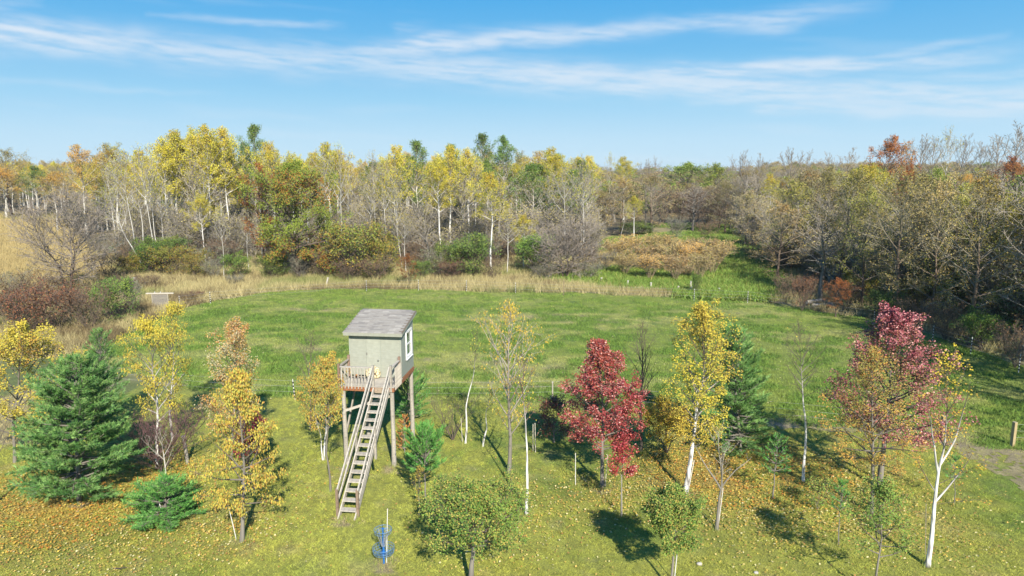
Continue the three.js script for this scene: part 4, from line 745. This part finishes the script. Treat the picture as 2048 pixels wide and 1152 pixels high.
  for (const [k, l] of Object.entries(lists)) {
    const p = proto(k.slice(0, -1), +k.slice(-1)), g = mergeGeometries([p.trunk, p.branches, p.crown].filter(Boolean));
    const m = instanced('far_woodland', 'distant autumn woodland running to the horizon', g, MAT.far, l.map((q) => [q[0], q[1], q[2], q[3], .95 + (q[0] * 7.7 % .3), q[5] / p.H, q[6]]));
  }
}
// ---------------------------------------------------------------- the raised shed
{
  const A = 7 * Math.PI / 180, fx = -6.94, fd = 27.27;
  const S = thing('raised_shed', 'grey green playhouse shed on tall wooden posts with a long open stair', 'shed', fx, fd); S.rotation.y = -A;
  const WG = [.42, .39, .34], WL = [.56, .52, .455], WD = [.22, .18, .14], ST = [.36, .15, .07], SH = [.365, .38, .315], G2 = [.36, .39, .33];
  const b = (name, x0, x1, y0, y1, w0, w1, col, mat = MAT.wood, parent = S) => { const rot = null; const m = part(parent, name, box(0, 0, 0, x1 - x0, y1 - y0, w1 - w0, col, rot), mat, [(x0 + x1) / 2, (y0 + y1) / 2, -(w0 + w1) / 2]); return m; };
  const r = rng(41), tone = (c, k = .14) => { const q = 1 + (r() - .5) * 2 * k; return [c[0] * q, c[1] * q, c[2] * q]; };
  const beam = (name, a, e, wx, wy, col, parent = S, mat = MAT.wood) => {  // a board between two points (x, y, w)
    const p = V(a[0], a[1], -a[2]), q = V(e[0], e[1], -e[2]), L = p.distanceTo(q), m = part(parent, name, box(0, 0, 0, wx, wy, L, col), mat);
    m.position.copy(p).lerp(q, .5); m.lookAt(q.clone().add(V())); const up = V(0, 1, 0), z = V().subVectors(q, p).normalize(), x = V().crossVectors(up, z).normalize(), y = V().crossVectors(z, x);
    m.quaternion.setFromRotationMatrix(new THREE.Matrix4().makeBasis(x, y, z)); return m;
  };
  // posts, eight sided and weathered
  const leg = (x, w) => { const m = new MB(); m.tube([V(0, -.1, 0), V(.01, 1.1, 0), V(0, 2.2, .01), V(0, 3.2, 0)], [.105, .095, .09, .088], 8, () => tone(WG, .25), true); part(S, 'leg', m.build(), MAT.wood, [x, 0, -w]); };
  leg(.08, .1); leg(2.1, .12); leg(2.12, 2.98); leg(.08, 2.98);
  beam('brace', [.1, 2.32, .06], [2.0, 2.95, .3], .05, .1, WL);
  beam('brace', [.12, 1.35, .15], [.12, 3.15, 1.6], .05, .1, WG);
  // deck
  b('rim_board', -.02, 2.22, 3.2, 3.38, 0, .045, ST); b('rim_board', 2.175, 2.22, 3.2, 3.38, .047, 3.15, ST); b('rim_board', -.02, .025, 3.2, 3.38, .047, 3.15, ST); b('rim_board', .027, 2.173, 3.2, 3.38, 3.105, 3.15, ST);
  for (let i = 0; i < 9; i++) b('deck_plank', -.04, 2.24, 3.382, 3.41, -.02 + i * .142, .114 + i * .142, tone(WL, .12));
  b('floor', .03, 2.17, 3.382, 3.41, 1.26, 3.1, WG);
  for (const x of [.55, 1.1, 1.65]) b('joist', x, x + .04, 3.2, 3.38, .05, 3.1, WD);
  // walls: painted sheet siding
  b('wall_panel', -.03, .7, 3.5, 5.3, 1.25, 1.29, SH, MAT.paint); b('wall_panel', 1.31, 2.2, 3.43, 5.3, 1.25, 1.29, SH, MAT.paint);
  const door = b('door', .712, 1.298, 3.44, 5.3, 1.243, 1.283, [.39, .405, .335], MAT.paint);
  { const k = new MB(); k.tube([V(0, 0, .02), V(0, 0, .055)], [.014, .014], 8, [.3, .3, .3]); k.tube([V(0, 0, .05), V(0, 0, .065), V(0, 0, .09), V(0, 0, .1)], [.015, .034, .034, .012], 10, [.5, .5, .48], true); part(door, 'door_knob', k.build(), MAT.metal, [.22, -.2, 0]); }
  for (const y of [-.7, .05, .75]) { const h = part(door, 'hinge', box(0, 0, 0, .05, .1, .012, [.25, .24, .22]), MAT.metal, [-.285, y, .026]); }
  b('trim_board', .688, .71, 3.5, 5.3, 1.236, 1.249, [.34, .365, .305], MAT.paint); b('trim_board', 1.3, 1.33, 3.43, 5.3, 1.236, 1.249, [.34, .365, .305], MAT.paint); b('corner_board', 2.14, 2.206, 3.42, 5.3, 1.232, 1.249, [.36, .385, .32], MAT.paint); b('corner_board', -.036, .03, 3.5, 5.3, 1.232, 1.249, [.36, .385, .32], MAT.paint);
  const wall = (x, hole) => {
    const s = new THREE.Shape(); s.moveTo(1.292, 3.42); s.lineTo(3.15, 3.42); s.lineTo(3.15, 5.7); s.lineTo(1.292, 5.36); s.closePath();
    if (hole) { const h = new THREE.Path(); h.moveTo(2.02, 4.12); h.lineTo(2.78, 4.12); h.lineTo(2.78, 5.16); h.lineTo(2.02, 5.16); h.closePath(); s.holes.push(h); }
    const g = new THREE.ExtrudeGeometry(s, { depth: .04, bevelEnabled: false }); g.rotateY(Math.PI / 2); g.translate(x, 0, 0);
    const n = g.attributes.position.count; g.setAttribute('color', new THREE.Float32BufferAttribute(Float32Array.from({ length: n * 3 }, (_, i) => G2[i % 3]), 3)); part(S, 'wall', g, MAT.paint);
  };
  wall(2.162, true); wall(-.03, false);
  b('wall', .012, 2.16, 3.42, 5.72, 3.11, 3.15, SH, MAT.paint);
  b('eave_board', -.02, 2.19, 5.3, 5.38, 1.252, 1.29, SH, MAT.paint);
  // window with white frame
  const win = part(S, 'window', (() => { const m = new MB(), c = [.8, .8, .79], f = (y0, y1, w0, w1) => m.box(2.216, (y0 + y1) / 2, -(w0 + w1) / 2, .05, y1 - y0, w1 - w0, c); f(4.04, 4.13, 1.94, 2.86); f(5.15, 5.24, 1.94, 2.86); f(4.13, 5.15, 1.94, 2.03); f(4.13, 5.15, 2.77, 2.86); return m.build(); })(), MAT.plain);
  b('sash', 2.17, 2.2, 4.6, 4.66, 2.03, 2.77, [.8, .8, .79], MAT.plain, win); b('sash', 2.172, 2.198, 4.13, 4.17, 2.03, 2.77, [.8, .8, .79], MAT.plain, win);
  b('sill', 2.2, 2.27, 4.0, 4.038, 1.92, 2.88, [.8, .8, .79], MAT.plain, win);
  b('pane', 2.178, 2.182, 4.66, 5.15, 2.03, 2.77, [1, 1, 1], MAT.glass, win); b('pane', 2.178, 2.182, 4.17, 4.6, 2.03, 2.77, [1, 1, 1], MAT.glass, win);
  b('curtain', 2.1, 2.11, 4.13, 4.85, 2.5, 2.78, [.7, .7, .66], MAT.plain, win);
  // lean-to roof and its shingles, lying in the roof's own slope
  const pitch = Math.atan((5.84 - 5.36) / 2.3), RL = 2.42;
  const roof = new THREE.Group(); roof.name = 'roof'; roof.position.set(1.085, 5.37, -.96); roof.rotation.x = pitch; S.add(roof);
  part(roof, 'roof_deck', box(0, .0, -RL / 2, 2.5, .03, RL, WD), MAT.wood);
  part(roof, 'fascia_board', box(0, -.055, .014, 2.5, .13, .024, [.4, .41, .34]), MAT.paint);
  for (const s of [-1, 1]) part(roof, 'rake_board', box(s * 1.238, -.055, -RL / 2 - .01, .024, .1, RL - .03, [.36, .38, .31]), MAT.paint);
  part(roof, 'drip_edge', box(0, .018, .022, 2.54, .012, .03, [.5, .5, .45]), MAT.plain);
  const shingles = [0, 1, 2, 3, 4].map((i) => box(0, 0, 0, .296, .012, .2, [[.35, .32, .275], [.385, .355, .305], [.295, .27, .235], [.365, .33, .28], [.46, .425, .365]][i]));
  for (let row = 0; row < 18; row++) for (let k = 0; k < 9; k++) {
    const off = row % 2 * .14 - .06, x = -1.12 + k * .28 + off; if (x > 1.2) continue; const q = r();
    const m = part(roof, 'shingle', shingles[q < .3 ? 0 : q < .55 ? 1 : q < .75 ? 2 : q < .9 ? 3 : 4], MAT.paint); m.position.set(clamp(x, -1.11, 1.11), .03 + (k % 3) * .0015, -.07 - row * .135); m.rotation.x = -.045;
  }
  // railings
  const post = (x, w, y0, y1, c = WG) => b('railing_post', x - .045, x + .045, y0, y1, w - .045, w + .045, tone(c));
  post(-.06, .04, 3.2, 4.3, [.3, .2, .14]); post(1.36, .04, 3.41, 4.28); post(2.1, .04, 3.2, 4.3); post(2.12, 1.18, 3.2, 4.36, [.32, .22, .17]); post(-.06, 1.2, 3.2, 4.36, [.32, .22, .17]);
  b('top_rail', -.01, 1.31, 4.16, 4.2, .0, .09, [.5, .47, .42]); b('top_rail', -.105, -.015, 4.16, 4.2, .09, 1.15, [.42, .38, .33]); b('top_rail', 2.07, 2.16, 4.18, 4.22, .09, 1.13, WL);
  for (let i = 0; i < 9; i++) b('baluster', .06 + i * .138, .095 + i * .138, 3.3, 4.158, -.055, -.022, tone(WL));
  for (let i = 0; i < 7; i++) { b('baluster', 2.225, 2.258, 3.25, 4.17, .16 + i * .14, .195 + i * .14, tone(WL)); b('baluster', -.11, -.077, 3.25, 4.15, .18 + i * .14, .215 + i * .14, tone(WG)); }
  b('bottom_rail', 2.09, 2.13, 3.5, 3.54, .09, 1.13, WG);
  // the stair
  const run = 4.35, top = 3.36, N = 14, x0 = 1.42, x1 = 2.02, yAt = (w) => top * (run + w) / run;
  beam('stringer', [x0, -.06, -run - .02], [x0 - .02, top - .05, -.02], .045, .2, WL); beam('stringer', [x1, -.06, -run - .02], [x1, top - .05, -.02], .045, .2, WL);
  for (let i = 1; i <= N; i++) { const w = -run + i * run / (N + 1) - .06; b('tread', x0 + .024, x1 - .024, top * i / (N + 1) - .02, top * i / (N + 1) + .02, w - .12, w + .13, tone(WL, .1)); }
  b('riser', x0 + .03, x1 - .03, 3.16, 3.37, -.05, -.02, [.4, .32, .24]);
  for (const [x, dx] of [[x0 - .07, -.02], [x1 + .0, .05]]) {
    b('stair_post', x + dx - .045, x + dx + .045, -.05, 1.02, -4.22, -4.13, tone([.3, .22, .16])); b('stair_post', x + dx - .04, x + dx + .04, 1.25, 2.55, -2.1, -2.02, tone(WG));
    const ex = x < 1.6 ? 1.37 : 2.06;
    beam('handrail', [x + dx + .03, .98, -4.2], [ex, 4.22, -.01], .045, .1, WL); beam('handrail', [x + dx + .03, .62, -4.1], [ex, 3.86, -.01], .04, .09, WL);
  }
}
{ // things on the deck
  const A = 7 * Math.PI / 180, at = (u, w) => [-6.94 + u * Math.cos(A) + w * Math.sin(A), 27.27 - u * Math.sin(A) + w * Math.cos(A)];
  const [x, d] = at(1.0, 1.13), sack = thing('cloth_sack', 'cream cloth sack with a brown branch print slumped against the shed door', 'sack', x, d); sack.position.y = 3.412; sack.rotation.y = -A;
  const t = tex(128, 128, (i, j) => { const q = Math.abs(tn(i / 16, j / 16, 8, 61) - .5) < .045 || Math.abs(tn(i / 10, j / 22, 12, 62) - .5) < .03; const v = .9 + .1 * h3(i, j, 5); return q ? [.36, .27, .17] : [.9 * v, .85 * v, .68 * v]; }, true);
  const g = new THREE.SphereGeometry(1, 24, 16), p = g.attributes.position;
  for (let i = 0; i < p.count; i++) { const v = V().fromBufferAttribute(p, i), n = 1 + (vn(v.x * 2 + 5, v.y * 2, v.z * 2 + 3) - .5) * .35, s = (a, e) => Math.sign(a) * Math.pow(Math.abs(a), e); p.setXYZ(i, s(v.x, .6) * .29 * n, .21 + s(v.y, .65) * .215 * n, s(v.z, .7) * .1 * n - v.y * .02); }
  g.computeVertexNormals(); part(sack, 'bag', g, new THREE.MeshStandardMaterial({ map: t, roughness: .95 }));
  const nb = new MB(); nb.tube([V(.05, .4, 0), V(.06, .46, .01), V(.1, .5, .02)], [.05, .03, .06], 7, [.6, .54, .4]); part(sack, 'tied_neck', nb.build(), MAT.plain);
  const [x2, d2] = at(.32, 1.1), toy = thing('wicker_ball', 'small orange brown ball on the deck by the shed wall', 'ball', x2, d2); toy.position.y = 3.412;
  const tb = new MB(); for (let i = 0; i < 6; i++) { const ring = []; for (let k = 0; k <= 14; k++) { const a = k / 14 * TAU; ring.push(V(Math.cos(a) * .07, Math.sin(a) * .07, 0).applyEuler(new THREE.Euler(i * .5, i * 1.05, 0)).add(V(0, .08, 0))); } tb.tube(ring, ring.map(() => .012), 5, i % 2 ? [.5, .2, .06] : [.42, .3, .16]); } part(toy, 'weave', tb.build(), MAT.plain);
}
// ---------------------------------------------------------------- disc basket and its pole
{
  const [x, d] = ground(768, 1127), t = thing('disc_golf_basket', 'blue disc golf basket with hanging chains on the mown lawn', 'disc basket', x, d), BL = [.03, .2, .62], LB = [.13, .27, .48], GR = [.4, .43, .46];
  const ring = (R, y, rad, c) => { const m = new MB(), pts = []; for (let k = 0; k <= 28; k++) pts.push(V(Math.cos(k / 28 * TAU) * R, y, Math.sin(k / 28 * TAU) * R)); m.tube(pts, pts.map(() => rad * .75), 5, c); return m.build(); };
  const pole = new MB(); pole.tube([V(0, -.05, 0), V(0, 1.18, 0)], [.03, .03], 10, BL, true); part(t, 'pole', pole.build(), MAT.metal);
  part(t, 'top_hoop', ring(.27, 1.14, .012, LB), MAT.metal); part(t, 'top_hoop', ring(.25, 1.04, .009, LB), MAT.metal);
  const sp = new MB(); for (let k = 0; k < 10; k++) { const a = k / 10 * TAU; sp.tube([V(Math.cos(a) * .03, 1.16, Math.sin(a) * .03), V(Math.cos(a) * .27, 1.14, Math.sin(a) * .27), V(Math.cos(a) * .25, 1.04, Math.sin(a) * .25)], [.006, .006, .005], 4, LB); } part(t, 'top_spokes', sp.build(), MAT.metal).userData.kind = 'stuff';
  for (let k = 0; k < 12; k++) { const a = k / 12 * TAU + .2, m = new MB(), R = k % 2 ? .23 : .16, pts = [], rd = []; for (let i = 0; i <= 12; i++) { const q = i / 12, rr = lerp(R, .05, Math.pow(q, .7)); pts.push(V(Math.cos(a) * rr, lerp(1.08, .58, q), Math.sin(a) * rr)); rd.push(i % 2 ? .012 : .006); } m.tube(pts, rd, 4, GR); part(t, 'chain', m.build(), MAT.metal); }
  for (const [R, y] of [[.33, .56], [.33, .46], [.31, .38], [.2, .36], [.1, .36]]) part(t, 'basket_hoop', ring(R, y, .009, LB), MAT.metal);
  const bw = new MB(); for (let k = 0; k < 20; k++) { const a = k / 20 * TAU; bw.tube([V(Math.cos(a) * .33, .56, Math.sin(a) * .33), V(Math.cos(a) * .31, .38, Math.sin(a) * .31), V(Math.cos(a) * .03, .36, Math.sin(a) * .03)], [.005, .005, .005], 4, LB); } part(t, 'basket_wires', bw.build(), MAT.metal).userData.kind = 'stuff';
  const cl = new MB(); cl.tube([V(0, .3, 0), V(0, .42, 0)], [.05, .05], 10, BL, true); part(t, 'collar', cl.build(), MAT.metal);
}
// ---------------------------------------------------------------- stakes, posts, wires
function rodThing(name, label, cat, b, t, rad, col, mat, group, extra) {
  const [x, d] = ground(...b), [h, tx] = heightAt(...t, d), o = thing(name, label, cat, x, d, group), m = new MB();
  m.tube([V(0, -.08, 0), V((tx - x) * .5, h * .5, 0), V(tx - x, h, 0)], [rad, rad, rad * .9], extra?.sides ?? 7, col, true); part(o, extra?.part ?? 'shaft', m.build(), mat || MAT.plain);
  if (extra?.cap) { const c = new MB(); c.tube([V(tx - x, h, 0), V(tx - x, h + .04, 0)], [rad * 1.35, rad * 1.2], 7, extra.cap, true); part(o, 'cap', c.build(), MAT.plain); }
  return o;
}
const WHITE = [.72, .7, .66];
rodThing('marker_pole', 'tall white pole standing against the blue disc basket', 'pole', [773, 1125], [775, 1020], .014, WHITE, 0, 0, { cap: [.7, .6, .5] });
rodThing('plant_stake', 'white stake leaning in the low green fir', 'stake', [331, 1043], [318, 1005], .014, WHITE, 0, 0, { cap: [.6, .58, .52] });
rodThing('plant_stake', 'white stake leaning beside the gold and orange cherry trunk', 'stake', [474, 1082], [458, 1018], .013, WHITE, 0, 0, { cap: [.6, .58, .52] });
rodThing('plant_stake', 'lone thin white stake on the lawn beside the crimson maple shadow', 'stake', [1151, 970], [1151, 908], .014, WHITE, 0, 0, { cap: [.6, .58, .52] });
rodThing('plant_stake', 'thin pale stake touching the trunk of the crimson maple', 'stake', [1210, 977], [1215, 912], .013, [.6, .55, .45], 0, 0, { cap: [.5, .47, .4] });
rodThing('plant_stake', 'grey wooden stake tied to the small red maple sapling', 'stake', [1244, 1034], [1243, 952], .02, [.42, .39, .33], MAT.wood, 0, { cap: [.4, .37, .3] });
rodThing('plant_stake', 'leaning white stake beside the golden birch trunk', 'stake', [1376, 984], [1388, 922], .014, WHITE, 0, 0, { cap: [.6, .58, .52] });
rodThing('plant_stake', 'thin white stake behind the small forked bare tree', 'stake', [1436, 1055], [1446, 978], .013, WHITE, 0, 0, { cap: [.6, .58, .52] });
rodThing('plant_stake', 'thin stake close to the foot of the forked white birch', 'stake', [1851, 1110], [1852, 1010], .01, [.3, .25, .2], 0, 0, { cap: [.3, .25, .2] });
rodThing('plant_stake', 'pale stake at the foot of the green apple tree before the golden birch', 'stake', [1348, 1165], [1355, 1100], .014, WHITE, 0, 0, { cap: [.6, .58, .52] });
rodThing('plant_stake', 'pair of pale stakes behind the sparse yellow tree, inner one', 'stake', [1066, 902], [1066, 850], .016, [.6, .55, .45], 0, 0, { cap: [.5, .47, .4] });
rodThing('plant_stake', 'pair of pale stakes behind the sparse yellow tree, taller outer one', 'stake', [1071, 905], [1070, 848], .018, [.55, .5, .42], 0, 0, { cap: [.5, .47, .4] });
rodThing('plant_stake', 'thin pale stake beside the thin leaning birch', 'stake', [925, 886], [922, 838], .013, [.6, .55, .45], 0, 0, { cap: [.5, .47, .4] });
rodThing('fence_post', 'short grey leaning wooden post behind the leaning white birch', 'post', [376, 928], [367, 874], .07, [.4, .37, .32], MAT.wood, 0, { part: 'timber', cap: [.42, .39, .34] });
function squarePost(label, b, t, s) {
  const [x, d] = ground(...b), h = heightAt(...t, d)[0], o = thing('gate_post', label, 'post', x, d); o.rotation.y = .25;
  const m = new MB(); m.box(0, h / 2 - .05, 0, s, h + .1, s, [.46, .37, .2]); part(o, 'timber', m.build(), MAT.wood); part(o, 'cap', box(0, h + .012, 0, s * 1.02, .024, s * 1.02, [.5, .43, .28]), MAT.wood);
  const k = new MB(); for (const y of [.35, .6, .85]) k.box(s / 2 + .012, h * y, 0, .024, .05, .04, [.5, .5, .46]); part(o, 'insulator', k.build(), MAT.plain).userData.kind = 'stuff'; return [x, d];
}
const GP1 = squarePost('square wooden gate post half hidden by the forked white birch', [1882, 880], [1888, 832], .13), GP2 = squarePost('square wooden gate post standing free at the end of the worn path', [2024, 894], [2031, 845], .14);
squarePost('square wooden post behind the trunk of the olive and orange tree', [1759, 962], [1763, 905], .13);
function stepPost(b, h, label, group, lean = 0) {                      // a step-in post: pale shaft, dark clips
  const [x, d] = ground(...b), o = thing('electric_fence_post', label, 'fence post', x, d, group); o.rotation.z = lean;
  const m = new MB(); m.tube([V(0, -.05, 0), V(0, h, 0)], [.022, .02], 6, [.7, .7, .68], true); part(o, 'shaft', m.build(), MAT.plain);
  for (let k = 1; k < 6; k++) part(o, 'clip', box(.0, h * k / 6, .0, .065, h * .07, .06, [.03, .03, .03]), MAT.plain); return [x, d, h];
}
const g1 = 'black and white step-in posts of the far pasture fence', L1 = [];
for (const [x, y] of [[360, 616], [421, 607], [733, 582], [837, 581], [933, 582], [1031, 587], [1388, 601], [1495, 606]]) L1.push(stepPost([x, y], 1.1, 'black and white step-in post of the far pasture fence', g1));
const L2 = [];
for (const [x, y] of [[1748, 640], [1865, 682], [1941, 708], [2037, 745]]) L2.push(stepPost([x, y], 1.15, 'black and white step-in post in the shade of the brown wood', 'step-in posts in the shade of the brown wood'));
const NB = [ground(592, 800), ground(1104, 800)];
stepPost([590, 800], 1.15, 'dark leaning step-in post between the cherry and the slender yellow birch', null, .06);
rodThing('fence_post', 'slim wooden fence post behind the sparse yellow tree', 'post', [1105, 800], [1105, 765], .04, [.45, .42, .35], MAT.wood, 0, { part: 'timber', cap: [.5, .46, .4] });
rodThing('fence_post', 'thin weathered rod at the edge of the straw grass by the dark crabapple', 'post', [1127, 592], [1128, 560], .03, [.3, .22, .16], MAT.wood, 0, { part: 'timber', cap: [.3, .22, .16] });
function wire(label, pts, h) { const m = new MB(), P = []; pts.forEach(([x, d], i) => { if (i) P.push(V((x + pts[i - 1][0]) / 2, h - .03, -(d + pts[i - 1][1]) / 2)); P.push(V(x, h, -d)); }); m.tube(P, P.map(() => .004), 4, [.45, .45, .43]); const o = new THREE.Mesh(m.build(), MAT.plain); o.name = nm('fence_wire'); o.userData = { label, category: 'wire', group: label.replace('strand', 'strands') }; scene.add(o); }
for (const h of [.45, .75, 1.05]) { wire('thin wire strand along the far pasture edge', [...L1.map((q) => [q[0], q[1]]), ...L2.map((q) => [q[0], q[1]])], h); wire('thin wire strand between lawn and pasture', [ground(150, 760), ground(400, 790), NB[0], ground(880, 803), NB[1], ground(1300, 822), ground(1600, 850), GP1], h); wire('thin wire strand running off from the free gate post', [GP2, [GP2[0] + 6, GP2[1] - .6]], h); }
// old pale posts beyond the fence, several of them down
[[1178, 560, 1183, 549, 'old pale post leaning toward the orange willow patch, next to the dark crabapple'], [1203, 566, 1203, 556, 'old pale post upright beside the grey green bush'], [1254, 574, 1256, 562, 'thin old white post in the green meadow grass'], [1278, 580, 1283, 574, 'short old white post almost fallen in the straw grass'], [1302, 580, 1302, 566, 'stout upright old white post in the straw grass'], [1354, 583, 1357, 573, 'short old white post tilted by the willow patch'], [1373, 584, 1384, 574, 'old white post lying at a slant under the tall one'], [1381, 580, 1382, 563, 'tall old white post above the fallen one'], [1441, 586, 1438, 577, 'short white post at the end of the old fence line'], [652, 572, 656, 556, 'white broken stem beside the orange sapling on the grass edge']].forEach(([x, y, a, b, l]) => rodThing('old_post', l, 'post', [x, y], [a, b], .085, [.66, .63, .56], MAT.wood, 0, { part: 'timber', cap: [.7, .67, .6] }));
rodThing('tree_stump', 'pale sawn stump behind the mauve grey bush', 'stump', [273, 571], [269, 556], .22, [.55, .5, .42], MAT.wood, 0, { part: 'timber', cap: [.62, .56, .46] });
// ---------------------------------------------------------------- target board, logs, small litter
{
  const [x, d] = ground(322, 618), t = thing('target_board', 'grey weathered board with a pale frame hung from a long top rail', 'board', x, d); t.rotation.y = .06;
  for (let i = 0; i < 5; i++) part(t, 'plank', box(0, .28 + i * .228, 0, 1.3, .222, .04, [.27 + i % 2 * .03, .25 + i % 2 * .03, .22 + i % 2 * .02]), MAT.wood);
  for (const s of [-1, 1]) part(t, 'frame_post', box(s * .68, .66, .01, .06, 1.4, .07, [.46, .42, .34]), MAT.wood);
  part(t, 'frame_rail', box(0, .13, .02, 1.42, .06, .06, [.56, .52, .43]), MAT.wood); part(t, 'top_rail', box(.02, 1.4, .03, 2.35, .1, .1, [.62, .58, .5]), MAT.wood);
  for (const s of [-.4, .1]) part(t, 'bolt', box(s, 1.5, .03, .05, .12, .05, [.5, .5, .5]), MAT.plain);
}
{
  const names = ['longest grey log on top of the log pile under the black trunk', 'pale split log at the front of the log pile', 'dark log at the end of the log pile', 'short grey log leaning on the log pile'];
  [[1632, 612, .5, 2.6, .45], [1648, 614, -.1, 2.1, .16], [1662, 612, .25, 1.9, .18], [1645, 608, .9, 1.6, .3]].forEach(([px, py, a, L, y], i) => {
    const [x, d] = ground(px, py), o = thing('log', names[i], 'log', x, d), m = new MB(), r = rng(300 + i); o.rotation.y = a;
    m.tube([V(-L / 2, y, 0), V(-L * .2, y + .03, .02), V(L * .2, y, -.02), V(L / 2, y - .05, 0)], [.17, .165, .16, .15], 9, () => { const k = .8 + .4 * r(); return [.4 * k, .38 * k, .35 * k]; }, true); part(o, 'bark', m.build(), MAT.wood);
  });
  const st = (px, py, s, c, label) => { const [x, d] = ground(px, py), g = new THREE.IcosahedronGeometry(s, 2), p = g.attributes.position; for (let i = 0; i < p.count; i++) { const v = V().fromBufferAttribute(p, i), n = .8 + .4 * vn(v.x / s * 1.4 + px, v.y / s * 1.4, v.z / s * 1.4); p.setXYZ(i, v.x * n * 1.2, v.y * n * .7, v.z * n); } g.computeVertexNormals(); const o = new THREE.Mesh(g, new THREE.MeshStandardMaterial({ color: new THREE.Color().setRGB(...c), roughness: .9 })); o.name = nm('stone'); o.position.set(x, s * .4, -d); o.userData = { label, category: 'stone' }; scene.add(o); };
  st(1399, 1129, .07, [.45, .42, .36], 'small pale stone on the lawn beside the green apple tree'); st(1512, 1147, .06, [.42, .4, .34], 'small pale stone at the tip of the long tree shadow');
  const [x, d] = ground(240, 1141), o = thing('fallen_stick', 'short dark forked stick lying on the lawn below the pine', 'stick', x, d), m = new MB(); m.tube([V(-.16, .07, 0), V(0, .09, .03), V(.18, .08, -.04)], [.02, .018, .01], 5, [.06, .05, .05]); m.tube([V(0, .09, .03), V(.08, .1, .12)], [.014, .008], 5, [.06, .05, .05]); part(o, 'stem', m.build(), MAT.bark);
}

scene.traverse((o) => { if (o.isMesh) o.castShadow = o.receiveShadow = true; });
let TRI = 0, UNI = 0; const seenG = new Set(); scene.traverse((o) => { if (o.isMesh) { const n = (o.geometry.index ?? o.geometry.attributes.position).count / 3; TRI += n; if (!seenG.has(o.geometry)) { seenG.add(o.geometry); UNI += n; } } }); console.log("triangles", TRI, "of shapes", UNI);
renderer.render(scene, camera);
